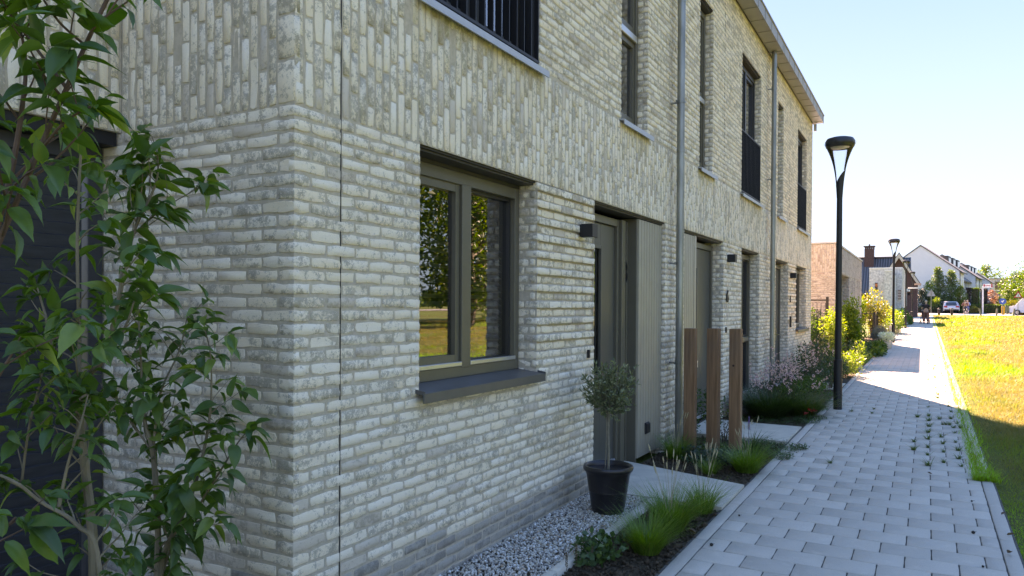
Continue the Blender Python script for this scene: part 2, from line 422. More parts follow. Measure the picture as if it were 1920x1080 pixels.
def house(name, y0, y1, ops, label, seed, corner=None):
    root = empty(name, (-4, (y0+y1)/2, 0), label, 'house')
    B = Bricks(); rs = random.Random(seed)
    lo = [o for o in ops if o[3] <= L1+.01]; hi = [o for o in ops if o[3] > L1+.01]
    O = (0, 0, 0); du = (0, 1, 0); n = (1, 0, 0)
    h_rows(B, O, du, n, y0, y1, -.1, L1, lo, offf=relief, darkf=darkp, rs=rs)
    v_cols(B, O, du, n, y0, y1, L1, L2, stainf=stainu, rs=rs)
    h_rows(B, O, du, n, y0, y1, L2, ZE, hi, top=ZE+.012, stainf=stainu, rs=rs, phase=1)
    ii = .0038
    quads = [wall_quads(O, du, n, y0+(ii if y0 == YC else 0), y1, -.4, ZE+.1, ops+[(a, b, 1.30, L1) for (a, b) in ((4.875, 5.955), (16.165, 17.24)) if y0 < a < y1], ii)]
    for (a, b) in ((4.875, 5.955), (16.165, 17.24)):
        if y0 < a < y1:
            quads.append(wall_quads(O, du, n, a, b, 1.30, L1, [], .025))
            for k in range(0, 22, 2):
                zt = L1-k*ROW
                if zt-ROW < 1.30-.03: break
                mbx = MB().box(-.025, -ii, a+.005, b-.005, zt-ROW+.004, zt-.004); quads.append((mbx.v, mbx.f))
    # reveals: bricks on both jambs, steel angle across the top
    for (a, b, c, d) in ops:
        for (yy, nn, dd) in ((b, (0, -1, 0), (-1, 0, 0)), (a, (0, 1, 0), (-1, 0, 0))):
            Oj = (0, yy, 0)
            k = 0
            while True:
                zt = (d if d < L1+.01 else ZE+.012)-k*ROW; zb = zt-ROW; k += 1
                if zb < c-ROW*.5 or zb < -.12: break
                if zt > d+.02: continue
                uo = 0.
                if d < L1+.01 and zb > 1.27 and ((yy in (4.875, 17.24)) or (yy in (5.955, 16.165))) and (k-1) % 2: uo = .019
                if k % 2: B.add(Oj, dd, EZ, nn, uo, .100, zb+J, zt-J, rs.gauss(0, .002)); B.add(Oj, dd, EZ, nn, .111, RV+.02, zb+J, zt-J, rs.gauss(0, .002))
                else: B.add(Oj, dd, EZ, nn, uo, .045+uo, zb+J, zt-J, rs.gauss(0, .002)); B.add(Oj, dd, EZ, nn, .056+uo, RV+.02, zb+J, zt-J, rs.gauss(0, .002))
            quads.append(wall_quads(Oj, dd, nn, ii, RV+.12, max(c, -.3), d, [], ii))
    if corner == 'near':      # side wall towards the camera, and the annex behind the shrubs
        O2 = (0, YC, 0); d2 = (-1, 0, 0); n2 = (0, -1, 0)
        h_rows(B, O2, d2, n2, 0, -XI+.16, -.1, L1, [], darkf=darkp, rs=rs, phase=1)
        v_cols(B, O2, d2, n2, 0.11, -XI, L1, L2, rs=rs); h_rows(B, O2, d2, n2, 0, -XI, L2, ZE, [], top=ZE+.012, rs=rs)
        for z in np.arange(L1, L2-.02, .204): B.add(O2, d2, EZ, n2, 0, .105, z+J, z+.204-J)
        quads.append(wall_quads(O2, d2, n2, ii, -XI+.3, -.4, ZE+.1, [], ii))
        O3 = (XI, 0, 0); W = (-1.2, YC, .02, L1)
        v_cols(B, O3, (0, 1, 0), (1, 0, 0), -3.0, YC-.004, L1, L2, rs=rs); h_rows(B, O3, (0, 1, 0), (1, 0, 0), -3.0, YC, -.1, L1, [W], rs=rs); h_rows(B, O3, (0, 1, 0), (1, 0, 0), -3.0, YC-.006, L2, ZE, [], top=ZE+.012, rs=rs)
        quads.append(wall_quads(O3, (0, 1, 0), (1, 0, 0), -3.0, YC, -.4, ZE+.1, [W], ii))
        mb_ = MB().box(XI-.2, XI-.012, -1.2, YC-.01, L1, L1+.02); quads.append((mb_.v, mb_.f))
    if corner == 'far':
        O2 = (0, YF, 0); h_rows(B, O2, (-1, 0, 0), (0, 1, 0), 0, 1.2, -.1, L1, [], rs=rs, phase=1); v_cols(B, O2, (-1, 0, 0), (0, 1, 0), 0, 1.2, L1, L2, rs=rs); h_rows(B, O2, (-1, 0, 0), (0, 1, 0), 0, 1.2, L2, ZE, [], top=ZE+.012, rs=rs)
        quads.append(wall_quads(O2, (-1, 0, 0), (0, 1, 0), ii, 8.5, -.4, ZE+.1, [], ii))
    w = build_brickwork('wall', B, quads, [M['brick'], M['mortar']], root, seed)
    # expansion joint, lintels, body and roof
    for (a, b, c, d) in ops:
        lm = MB(); lm.box(-RV-.12, -.018, a+.004, b-.004, d-.012, d+.004); lm.box(-RV-.02, -.035, a+.004, b-.004, d-.026, d-.012)
        lm.build('lintel', M['lintel'], root)
    ym = (y0+y1)/2; by0 = y0+.02; xr = -8.5
    if corner == 'near': by0 = YC+.2
    rb = MB()
    e0 = by0-(.2 if corner == 'near' else 0); e1 = y1+(.12 if corner == 'far' else 0)
    rb.prism([(.02, e0, ZE+.12), (-4.2, e0, ZE+3.0), (xr, e0, ZE+.12), (xr, e0, ZE-.04), (-4.2, e0, ZE+2.82), (.02, e0, ZE-.04)], (0, e1-e0, 0))
    rb.build('roof', M['rooftile'], root)
    if corner == 'far':
        MB().prism([(-.05, y1-.1, ZE+.05), (-4.2, y1-.1, ZE+2.85), (xr+.05, y1-.1, ZE+.05)], (0, .09, 0)).build('gable', M['mortar'], root)
    MB().box(xr-.02, xr+.1, by0, y1-.01, -.3, ZE).build('rear_wall', M['mortar'], root)
    if corner != 'far': MB().box(-.6, xr+.12, by0 if corner == 'near' else y0+.0, (by0 if corner == 'near' else y0)+.1, -.3, ZE-.05).build('party_wall', M['interior'], root)
    return root

allo = list(GO.items())+list(UO.items())
H8 = house('terraced_house', YC, YA, [GO['W1'], GO['D1'], UO['U1'], UO['U2']], 'pale brick end house with number 8 on its door panel', 11, 'near')
H6 = house('terraced_house', YA, YB, [GO['D2'], GO['W2'], UO['U3'], UO['U4']], 'middle pale brick house with number 6 beside its door', 12)
H4 = house('terraced_house', YB, YF, [GO['D3'], GO['W3'], UO['U5'], UO['U6']], 'far end pale brick house, beyond the second drain pipe', 13, 'far')

# expansion joints (thin dark slits in the brickwork)
for root, y, z0, z1 in ((H8, 2.774, 0, 6.1), (H6, 10.585, L2, 6.1), (H4, 16.23, L2, 6.1)):
    MB().box(-.006, .0005, y-.0022, y+.0022, z0, z1).build('expansion_joint', M['lintel'], root)

def slats(y0, y1, z0, z1, x, parent, pitch=.05, mat='blind', name='blind'):
    b = MB(); z = z0
    while z < z1: b.obox((x, (y0+y1)/2, z), (.018, 0, -.014), (0, (y1-y0)/2, 0), (.0006, 0, .0008)); z += pitch
    return b.build(name, M[mat], parent)
def win(parent, y0, y1, z0, z1, lights, X=-RV, fw=.065, name='window', silver=True, blind=None, mat='frame', transom=None):
    """lights: list of (ya, yb, opening?)"""
    f = MB(); d = .07
    f.box(X-d, X, y0, y0+fw, z0, z1, bev=.003); f.box(X-d, X, y1-fw, y1, z0, z1, bev=.003)
    f.box(X-d, X-.001, y0+fw, y1-fw, z1-fw*1.2, z1, bev=.003); f.box(X-d, X-.001, y0+fw, y1-fw, z0, z0+fw*1.1, bev=.003)
    for (a, b) in zip(lights, lights[1:]): f.box(X-d, X+.002, a[1], b[0], z0+fw*.9, z1-fw*1.1, bev=.003)
    zz = [(z0+fw*1.1, z1-fw*1.2)]
    if transom:
        zz = [(z0+fw*1.1, transom-.04), (transom+.04, z1-fw*1.2)]
        f.box(X-d, X+.001, y0+fw, y1-fw, transom-.04, transom+.04, bev=.003)
    w = f.build(name, M[mat], parent)
    for (a, b, op) in lights:
        for (c, e) in zz:
            s_ = MB(); sw = .05 if op else .022; xs = X-.018 if op else X-.04
            s_.box(xs-.05, xs, a+.004, a+sw, c, e); s_.box(xs-.05, xs, b-sw, b-.004, c, e); s_.box(xs-.05, xs-.001, a+sw, b-sw, e-sw, e); s_.box(xs-.05, xs-.001, a+sw, b-sw, c, c+sw*1.5)
            s_.build('sash', M[mat] if op else M['frame_dark'], w)
            MB().add([(xs-.03, a+sw-.004, c+sw), (xs-.03, b-sw+.004, c+sw), (xs-.03, b-sw+.004, e-sw+.004), (xs-.03, a+sw-.004, e-sw+.004)], [(0, 1, 2, 3)]).build('pane', M['glass'], w)
        if silver: MB().box(X-.03, X+.006, a, b, zz[0][0]+.0, zz[0][0]+.028, bev=.003).build('drip_rail', M['alu'], w)
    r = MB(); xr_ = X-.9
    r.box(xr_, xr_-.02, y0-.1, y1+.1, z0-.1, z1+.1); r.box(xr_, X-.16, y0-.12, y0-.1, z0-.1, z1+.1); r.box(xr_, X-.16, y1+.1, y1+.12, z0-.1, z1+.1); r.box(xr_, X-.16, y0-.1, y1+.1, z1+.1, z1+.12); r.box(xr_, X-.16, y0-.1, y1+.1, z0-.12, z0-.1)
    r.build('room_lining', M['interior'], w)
    if blind: slats(y0+.05, y1-.05, blind[0], blind[1], X-.14, w)
    return w

def sill(parent, y0, y1, zb, X0=-RV, X1=.065, mat='sill', lip=.055):
    b = MB(); zt = zb+lip
    b.prism([(X0-.01, y0, zt+.03), (X1, y0, zt), (X1, y0, zb), (X1-.012, y0, zb), (X1-.012, y0, zt-.008), (X0-.01, y0, zt+.022)], (0, y1-y0, 0))
    for y in (y0, y1-.006): b.prism([(X0, y+.0005, zt+.028), (X1+.001, y+.0005, zt-.002), (X1+.001, y+.0005, zt+.012), (X0, y+.0005, zt+.045)], (0, .0055, 0))
    return b.build('sill', M[mat], parent)

# --- house 8 ground floor
w = win(H8, 3.43, 4.87, 1.172, 2.505, [(3.49, 4.09, True), (4.20, 4.815, False)], blind=(1.25, 2.1))
MB().box(-RV-.04, -RV+.0, 3.43, 4.87, 2.505, 2.543).build('head_strip', M['lintel'], w)
sill(w, 3.385, 4.895, 1.087)
def fdoor(parent, a, b, glassbox, hinge, X=-RV, side=None, plate=None, handle=None, post=None, hl=True):
    """door frame + leaf between a..b, glass strip (y0,y1,z0,z1)"""
    gzz = gz((a+b)/2)
    f = MB(); f.box(X-.08, X, a, a+.055, gzz, 2.49, bev=.003); f.box(X-.08, X, b-.055, b, gzz, 2.49, bev=.003); f.box(X-.08, X-.001, a+.055, b-.055, 2.42, 2.49, bev=.003)
    d = f.build('door', M['frame'], parent)
    gy0, gy1, g0, g1 = glassbox; la, lb = a+.058, b-.058; lx = X-.03; le = MB()
    le.box(lx-.05, lx, la, gy0, gzz+.05, 2.415, bev=.002); le.box(lx-.05, lx, gy1, lb, gzz+.05, 2.415, bev=.002); le.box(lx-.05, lx-.0005, gy0, gy1, gzz+.05, g0, bev=.002); le.box(lx-.05, lx-.0005, gy0, gy1, g1, 2.415, bev=.002)
    l_ = le.build('door_leaf', M['door'], d)
    g = MB()
    for (p, q, r, s_) in ((gy0-.02, gy0+.012, g0-.02, g1+.02), (gy1-.012, gy1+.02, g0-.02, g1+.02)): g.box(lx-.01, lx+.014, p, q, r, s_, bev=.002)
    g.box(lx-.01, lx+.013, gy0+.012, gy1-.012, g1-.012, g1+.02, bev=.002); g.box(lx-.01, lx+.013, gy0+.012, gy1-.012, g0-.02, g0+.012, bev=.002); g.build('glazing_bead', M['door'], d)
    MB().add([(lx-.02, gy0, g0), (lx-.02, gy1, g0), (lx-.02, gy1, g1), (lx-.02, gy0, g1)], [(0, 1, 2, 3)]).build('pane', M['glass'], d)
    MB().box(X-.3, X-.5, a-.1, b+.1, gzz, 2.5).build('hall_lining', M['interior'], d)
    t = MB(); t.box(X-.08, X+.03, a+.002, b-.002, gzz-.03, gzz+.028, bev=.004); t.build('threshold', M['frame_dark'], d)
    MB().box(lx-.005, lx+.03, la+.01, lb-.01, gzz+.052, gzz+.095, bev=.006).build('weather_bar', M['alu'], d)
    if handle is not None:
        h = MB(); h.box(lx, lx+.008, handle-.022, handle+.022, .96, 1.22, bev=.003); h.tube([(lx+.005, handle, 1.08), (lx+.055, handle, 1.08)], .009); h.tube([(lx+.05, handle, 1.08), (lx+.052, handle+(.1 if hinge else -.1), 1.08)], .009); h = h
        h.build('handle', simple('brass handle', (.45, .38, .2), .35, .9), d)
    if plate:
        p = MB(); p.box(lx, lx+.008, plate[0]-.13, plate[0]+.13, plate[1]-.045, plate[1]+.045, bev=.003); q = p.build('letter_plate', M['alu'], d)
        MB().box(lx+.007, lx+.011, plate[0]-.085, plate[0]+.085, plate[1]-.018, plate[1]+.018).build('letter_flap', simple('rust red flap', (.12, .06, .04), .5), d)
    return d
def boards(y0, y1, z0, z1, X, Xb, parent, pitch=.1, mat='boards'):
    nb_ = max(1, round((y1-y0)/pitch)); w_ = (y1-y0)/nb_; m = MB()
    for i in range(nb_): m.box(X-.018, X, y0+i*w_+.0035, y0+(i+1)*w_-.0035, z0, z1, bev=.003)
    m.box(Xb, X-.012, y0, y1, z0, z1)
    return m.build('board_panel', M[mat], parent)

# recess: door, post, side panel with the 8, board-clad box
dr = fdoor(H8, 5.965, 6.93, (6.18, 6.52, 1.0, 2.19), True)
pm = MB(); pm.box(-RV-.08, -RV+.03, 6.93, 7.03, .03, 2.49, bev=.004); pm.box(-RV-.08, -RV-.012, 7.03, 7.16, .03, 2.49); pm.box(-RV-.08, -RV+.004, 7.13, 7.165, .03, 2.49, bev=.003)
pm.build('side_panel', M['frame'], H8)
MB().box(-.33, -.055, 7.165, 7.20, .03, L1-.03, bev=.003).build('box_cheek', M['frame'], H8)
boards(7.175, 7.915, .10, L1-.035, -.035, -.3, H8, .078)
sk = MB(); sk.box(-.035, -.018, 7.385, 7.50, .315, .435, bev=.006); sk.box(-.018, -.006, 7.392, 7.440, .325, .425, bev=.004); sk.box(-.018, -.006, 7.445, 7.493, .325, .425, bev=.004); sk.build('outdoor_socket', M['black'], H8)

def numeral(ch, size, loc, rot, parent, depth=.006, mat='black', name='house_number', extra=0.0):
    cu_ = bpy.data.curves.new('num', 'FONT'); cu_.body = ch; cu_.size = size; cu_.extrude = depth; cu_.offset = extra; cu_.align_x = 'CENTER'; cu_.align_y = 'CENTER'
    o = bpy.data.objects.new('tmp', cu_); COL.objects.link(o); bpy.context.view_layer.update()
    me = bpy.data.meshes.new_from_object(o); bpy.data.objects.remove(o)
    me.transform(Matrix.Translation(loc) @ Matrix.Rotation(rot, 4, 'Z') @ Matrix.Rotation(R(90), 4, 'X'))
    me.materials.clear(); return link(name, me, M[mat], parent)
numeral('8', .30, (-RV-.003, 7.085, 1.97), R(90), H8, .008, extra=.003)
numeral('6', .24, (.016, 10.78, 1.78), R(90), H6, .008, extra=.003)
numeral('4', .20, (.016, 16.34, 1.80), R(90), H4, .008)

def wall_lamp(parent, y, z, lx=0):
    b = MB(); b.box(lx, lx+.012, y-.055, y+.055, z-.05, z+.05); b.box(lx+.012, lx+.115, y-.055, y+.055, z-.055, z+.055, bev=.002)
    o = b.build('wall_lamp', M['black'], parent)
    MB().box(lx+.03, lx+.1, y-.04, y+.04, z-.0575, z-.0545).build('diffuser', simple('lamp lens', (.5, .5, .48), .3), o)
wall_lamp(H8, 5.69, 2.262); wall_lamp(H6, 10.86, 2.335); wall_lamp(H4, 16.45, 2.30)
MB().box(0, .02, 5.80, 5.83, 1.20, 1.27, bev=.003).build('bell_push', M['black'], H8)
MB().box(0, .02, 10.72, 10.75, 1.27, 1.35, bev=.003).build('bell_push', M['black'], H6)
bb = MB(); bb.box(0, .03, 16.37, 16.46, 1.22, 1.45, bev=.004); bb.build('intercom', M['black'], H4)

# --- house 6
dr2 = fdoor(H6, 9.30, 10.58, (9.62, 9.84, .99, 2.16), False, plate=(9.80, .87))
boards(8.66, 9.20, .1, L1-.035, -.035, -.3, H6, .078)
MB().box(-.33, -.03, 9.20, 9.30, .06, L1-.03, bev=.004).build('box_cheek', M['boards'], H6)
w = win(H6, 11.745, 13.125, .12, 2.505, [(11.81, 12.40, True), (12.50, 13.06, False)], transom=1.10, blind=(1.2, 2.4))
# --- house 4
dr3 = fdoor(H4, 15.05, 16.155, (15.3, 15.42, 1.0, 2.2), True, handle=15.80)
MB().box(-.3, -RV, 14.71, 15.05, .12, 2.5).build('side_panel', M['frame'], H4)
w = win(H4, 17.25, 18.755, 1.172, 2.505, [(17.31, 17.95, True), (18.06, 18.70, False)], blind=(1.25, 2.4))
sill(w, 17.16, 18.80, 1.087)

# --- upper windows
def upper(parent, key, balcony, sl):
    a, b, c, d = UO[key]; Xw = -.105
    if balcony: ws = [(a+.065, (a+b)/2-.03, True), ((a+b)/2+.03, b-.065, True)]; tr = None
    else: ws = [(a+.06, b-.06, True)]; tr = c+.98
    w = win(parent, a+.004, b-.004, c+.03, d-.04, ws, X=Xw, fw=.06, transom=tr, silver=False, mat='frame_dark' if balcony else 'frame')
    if tr: MB().box(Xw-.02, Xw+.012, a+.062, b-.062, tr-.035, tr+.03, bev=.003).build('transom_strip', M['alu'], w)
    MB().prism([(Xw-.01, sl[0], c+.035), (.05, sl[0], c+.005), (.05, sl[0], c-.04), (.04, sl[0], c-.04), (.04, sl[0], c-.006), (Xw-.01, sl[0], c+.02)], (0, sl[1]-sl[0], 0)).build('sill', M['sill_up'], w)
    if balcony:
        r = MB(); z0, z1 = c+.05, c+1.01
        r.box(-.03, .0, a+.01, b-.01, z1-.02, z1); r.box(-.03, .0, a+.01, b-.01, z0, z0+.02)
        n_ = int((b-a)/.105)
        for i in range(n_+1):
            y = a+.02+(b-a-.04)*i/n_; r.box(-.045, -.001, y-.004, y+.004, z0+.0205, z1-.0205)
        r.build('railing', M['black'], parent)
    return w
for k_, p_, bal, s_ in (('U1', H8, 1, 0), ('U2', H8, 0, 1), ('U3', H6, 0, 2), ('U4', H6, 1, 3), ('U5', H4, 0, 4), ('U6', H4, 1, 5)): upper(p_, k_, bal, SILLS[s_])
MB().box(-.11-.3, -.03, 4.83, 4.885, L2+.05, 5.5).build('shutter_guide', M['black'], H8)

# --- annex window with dark screens behind the shrubs
aw = MB(); ax = XI-.155
aw.box(ax-.06, ax, YC-.09, YC-.008, 0, L1-.07, bev=.003); aw.box(ax-.06, ax, -1.2, YC-.09, L1-.15, L1-.07, bev=.003); aw.box(ax-.06, ax, -1.2, YC-.09, 0, .08); aw.box(ax-.06, ax, .35, .43, .08, L1-.15)
awo = aw.build('window', simple('charcoal frame', (.045, .045, .048), .4), H8)
MB().box(ax-.1, XI-.03, -1.2, YC-.01, L1-.07, L1-.001).build('head_strip', M['black'], awo)
zz = .09; lv = MB()
while zz < L1-.16:
    lv.obox((ax-.035, (.43+YC-.12)/2, zz+.03), (.010, 0, -.004), (0, (YC-.12-.43)/2, 0), (.006, 0, .031)); zz += .066
lv.build('screen', simple('ribbed dark screen', (.035, .038, .045), .5, var=.3, sc=5, stretch=(1, 1, 8)), awo)

# --- drain pipes and box gutters
def pipe(parent, y, ztop, x=.11, r=.042):
    g0 = gz(y); p = MB().tube([(x, y, g0-.05), (x, y, ztop)], r, 16); 
    for z in (g0+.95, g0+1.9+.0, 3.35, 5.0): p.tube([(x, y, z), (x, y, z+.035)], r+.004, 16)
    o = p.build('drain_pipe', M['zinc'], parent, smooth=True)
    for z in (g0+.95, 2.12, 3.9, 5.5):
        b = MB(); b.tube([(x, y, z-.012), (x, y, z+.012)], r+.006, 16); b.box(-.005, x-r+.004, y-.012, y+.012, z-.008, z+.008); b.obox((x-.03, y-.06, z), (.004, 0, 0), (0, .03, 0), (0, 0, .012)); b.build('pipe_bracket', M['zinc'], o)
pipe(H8, 8.11, 6.15); pipe(H6, 13.76, 6.15)
def gutter(parent, y0, y1):
    g = MB(); g.box(.012, .235, y0, y1, ZE-.03, ZE+.03); g.box(.235, .247, y0, y1, ZE-.045, ZE+.15); g.box(.247, .262, y0, y1, ZE+.13, ZE+.155); g.box(-.02, .235, y0, y1, ZE+.03, ZE+.034)
    y = y0
    while y < y1: g.box(.005, .253, y-.008, y+.008, ZE-.038, ZE+.12); y += .55
    g.build('gutter', M['soffit'], parent)
gutter(H8, YC-.15, YA-.002); gutter(H6, YA, YB-.002); gutter(H4, YB, YF+.06)
MB().box(.03, .09, YF-.02, YF+.04, ZE-.22, ZE-.05).build('gutter_end', M['sill_up'], H4)
# ================================================================== ground, path, beds
GSL = .0078
def gat(x, y, dz=0.):
    d = ray(x, y); t = (dz-CAM[2])/(d[2]-GSL*d[1]); return CAM+d*t
def vnoise(x, y, s, seed=0):
    """cheap smooth noise"""
    r = np.random.default_rng(seed); a = 0
    for i in range(6):
        k = r.normal(0, 1, 2); k = k/np.linalg.norm(k)*s*(.6+.25*i); a = a+np.sin(x*k[0]+y*k[1]+r.random()*6.28)
    return a/6
def sheet(name, xs, ys, zf, mat, kind='structure', label=None, smooth=True):
    X, Y = np.meshgrid(xs, ys, indexing='ij'); Z = zf(X, Y); n, m = X.shape
    V = np.stack([X, Y, Z], -1).reshape(-1, 3); i = (np.arange(n-1)[:, None]*m+np.arange(m-1)[None]).ravel()
    F = np.stack([i, i+m, i+m+1, i+1], 1)
    o = big_mesh(name, V, [F], mat, None, smooth); tag(o, label, None, None, kind); return o
gzv = lambda Y: np.interp(Y, [-60, 0, 100, 115], [-0.2, 0, 0.78, 1.1])
# soil / rough ground
def ground_mat():
    m = Mat('ground'); n1 = m.noise(.35, 4, .6); n2 = m.noise(7, 5, .7); n3 = m.noise(60, 3, .7)
    g = m.mix(m.ramp(n2, .35, .65), (.09, .17, .022), (.13, .19, .030)); dry = m.mix(m.ramp(n2, .3, .7), (.14, .125, .04), (.10, .11, .03))
    c = m.mix(m.ramp(n1, .42, .60), g, dry); c = m.mix(m.ramp(n3, .4, .7, 0, .4), c, (.05, .05, .02))
    m.set(c, .95, spec=.15); m.bump(n2, .06); return m.m
M['ground'] = ground_mat()
def soil_mat():
    m = Mat('garden soil'); n = m.noise(18, 6, .7); f = m.noise(120, 3, .7)
    m.set(m.mix(m.ramp(n, .3, .7), (.065, .046, .030), (.19, .135, .092)), .97, spec=.15); m.bump(m.math('ADD', n, f), .02); return m.m
M['soil'] = soil_mat()
xs = np.concatenate([np.linspace(-260, -10, 12), np.linspace(-9, 12, 22), np.linspace(16, 420, 24)]); ys = np.concatenate([np.linspace(-60, 0, 8), np.linspace(4, 130, 64), np.linspace(150, 900, 14)])
sheet('ground', xs, ys, lambda X, Y: gzv(Y)-.045, M['ground'])
def soil(name, x0, x1, y0, y1, amp=.012, step=.02):
    return sheet(name, np.arange(x0, x1+step*.5, step), np.arange(y0, y1+step*.5, step),
                 lambda X, Y: gzv(Y)-.018+amp*(vnoise(X, Y, 45, 3)+.8*vnoise(X, Y, 110, 4)+.5*vnoise(X, Y, 16, 5))-.0*X, M['soil'])
soil('soil_bed', .60, 1.118, 2.0, 5.9); soil('soil_bed', -.02, 1.118, 6.7, 9.03); soil('soil_bed', -.02, 1.118, 10.25, 19.8, .02, .05); soil('soil_bed', -2.2, -.02, -1.2, 2.44, .015, .06); soil('soil_bed', -3, 1.118, 19.8, 37, .03, .15)

# paving
def paver_mat(name, base, sc=1):
    m = Mat(name); t = m.attr('tone'); n = m.noise(3.2, 4, .6); f = m.noise(150, 2, .6); g = m.noise(420, 2, .6)
    lo = tuple(c*.82 for c in base); hi = tuple(c*1.12 for c in base)
    c = m.mix(m.math('ADD', m.math('MULTIPLY', t, .6), m.math('MULTIPLY', n, .4)), lo, hi)
    c = m.mix(m.ramp(f, .62, .70, 0, .55), c, tuple(x*.45 for x in base)); c = m.mix(m.ramp(g, .35, .65, 0, .25), c, tuple(x*.6 for x in base))
    c = m.mix(m.ramp(m.noise(9, 3, .7), .55, .72, 0, .25), c, tuple(x*1.25 for x in base))
    m.set(c, .88, spec=.25); m.bump(g, .0025); return m.m
M['paver'] = paver_mat('grey paver', (.62, .545, .455)); M['kerb'] = paver_mat('grey kerb concrete', (.60, .53, .445))
M['joint'] = simple('joint sand', (.10, .092, .08), .97, bump=.004, bsc=200, sc=30, var=.3)
B = Bricks(); dv = (0, 1, GSL); PX0, PX1 = 1.213, 2.953; y = .3; k = 0; pr = random.Random(9)
while y < 96:
    jf = .0028 if y < 30 else .0035
    x = PX0; fst = True
    while PX1-x > .02:
        L = (.1485 if k % 2 else .297) if fst else .297
        fst = False; e = min(x+L, PX1)
        B.add((0, 0, 0), (1, 0, 0), dv, (0, 0, 1), x+jf, e-jf, y+jf, y+.243-jf, pr.gauss(0, .0008)); x = e
    y += .243; k += 1
V, F, at = B.arrays(jit=.0006, bev=.003, capj=.0004, seed=4)
tag(big_mesh('path', V, F, M['paver'], None, attrs=at), None, None, None, 'structure')
sheet('path_bedding', np.array([1.1, 3.06]), np.array([0, 50, 96.]), lambda X, Y: gzv(Y)-.0075, M['joint'])
for nm, a, b in (('kerb', 1.121, 1.209), ('kerb', 2.957, 3.045)):
    B = Bricks(); y = .1
    while y < 96: B.add((0, 0, 0), (1, 0, 0), dv, (0, 0, 1), a, b, y+.002, y+.998, pr.gauss(.0005, .0015)); y += 1.0
    V, F, at = B.arrays(jit=.0008, bev=.004, capj=.0004, depth=.06, seed=5); tag(big_mesh(nm, V, F, M['kerb'], None, attrs=at), None, None, None, 'structure')
# concrete slabs at the doors
M['slab'] = simple('pale concrete slab', (.58, .52, .42), .85, bump=.002, bsc=220, var=.14, sc=5)
def slab(name, pts, top=.018, th=.06):
    tag(MB().prism([(x, y, gz(y)+top-th) for x, y in pts], (0, 0, th)).build(name, M['slab']), None, None, None, 'structure')
slab('path_slab', [(-.2, 5.935), (1.115, 5.905), (1.115, 6.72), (.1, 7.05), (-.2, 7.15)])
slab('path_slab', [(-.25, 9.10), (.50, 9.08), (.50, 10.28), (-.25, 10.30)], .012); slab('path_slab', [(.505, 9.08), (1.10, 9.06), (1.10, 9.66), (.505, 9.67)], .014); slab('path_slab', [(.505, 9.675), (1.10, 9.665), (1.10, 10.25), (.505, 10.27)], .010)
slab('path_slab', [(-.2, 15.0), (1.1, 15.0), (1.1, 16.2), (-.2, 16.2)], .0)
# gravel edging (flush concrete strip) and pebbles
y = 2.0
B = Bricks()
while y < 5.9: B.add((0, 0, 0), (1, 0, 0), dv, (0, 0, 1), .535, .60, y+.0015, min(y+1, 5.898)-.0015, .022); y += 1
V, F, at = B.arrays(jit=.0008, bev=.005, capj=.0003, depth=.08, seed=5); tag(big_mesh('gravel_edging', V, F, M['slab'], None, attrs=at), None, None, None, 'structure')
bm = bmesh.new(); bmesh.ops.create_icosphere(bm, subdivisions=1, radius=1); bm.verts.ensure_lookup_table(); IV = np.array([v.co[:] for v in bm.verts]); IF = np.array([[v.index for v in f.verts] for f in bm.faces]); bm.free()
def blobs(name, P, S_, mat, label=None, kind=None, attrs=None, flat=1., parent=None, jit=.18):
    n = len(P); g = np.random.default_rng(len(P)); q = g.normal(size=(n, 4)); q /= np.linalg.norm(q, axis=1)[:, None]; w_, x_, y_, z_ = q.T
    Rm = np.stack([1-2*(y_**2+z_**2), 2*(x_*y_-z_*w_), 2*(x_*z_+y_*w_), 2*(x_*y_+z_*w_), 1-2*(x_**2+z_**2), 2*(y_*z_-x_*w_), 2*(x_*z_-y_*w_), 2*(y_*z_+x_*w_), 1-2*(x_**2+y_**2)], 1).reshape(n, 3, 3)
    v = IV[None]*(1+g.normal(0, jit, (n, 12, 1)))*S_[:, None, :]; v = np.einsum('nij,nkj->nki', Rm, v)*np.array([1, 1, flat])+P[:, None]
    F = (IF[None]+(np.arange(n)*12)[:, None, None]).reshape(-1, 3); t = g.random(n)
    o = big_mesh(name, v.reshape(-1, 3), [F], mat, parent, True, attrs=dict(tone=np.repeat(t, 20), tone2=np.repeat(g.random(n), 20)))
    return tag(o, label, None, None, kind)
def pebble_mat():
    m = Mat('pebbles'); t = m.attr('tone'); cr_ = m.n('ShaderNodeValToRGB'); m.l(t, cr_.inputs[0]); e = cr_.color_ramp; e.interpolation = 'CONSTANT'
    cols = [(0, (.14, .125, .11)), (.10, (.34, .30, .26)), (.26, (.54, .45, .34)), (.44, (.60, .55, .47)), (.68, (.74, .69, .60)), (.86, (.50, .32, .21)), (.91, (.86, .83, .77))]
    e.elements[0].position = 0; e.elements[0].color = (*cols[0][1], 1); e.elements[1].position = cols[1][0]; e.elements[1].color = (*cols[1][1], 1)
    for p_, c_ in cols[2:]: q = e.elements.new(p_); q.color = (*c_, 1)
    m.set(m.mix(m.ramp(m.noise(160, 3, .6), .3, .7, 0, .25), cr_.outputs[0], (.2, .19, .18)), .7, spec=.3); return m.m
M['pebble'] = pebble_mat()
sheet('gravel_bed', np.array([-.01, .536]), np.array([2.0, 5.93]), lambda X, Y: gzv(Y)-.012, M['soil'])
n = 11000; px_ = rng.uniform(.004, .528, n); py_ = 5.92-(3.3*rng.random(n)**1.25); s_ = rng.uniform(.0058, .0115, n)
P = np.stack([px_, py_, gzv(py_)-.006+rng.uniform(0, .013, n)], 1)
SS = np.stack([s_*rng.uniform(.9, 1.3, n), s_*rng.uniform(.8, 1.1, n), s_*rng.uniform(.55, .85, n)], 1)
blobs('gravel', P, SS, M['pebble'], 'mixed pale pebbles along the foot of the wall', 'stuff')

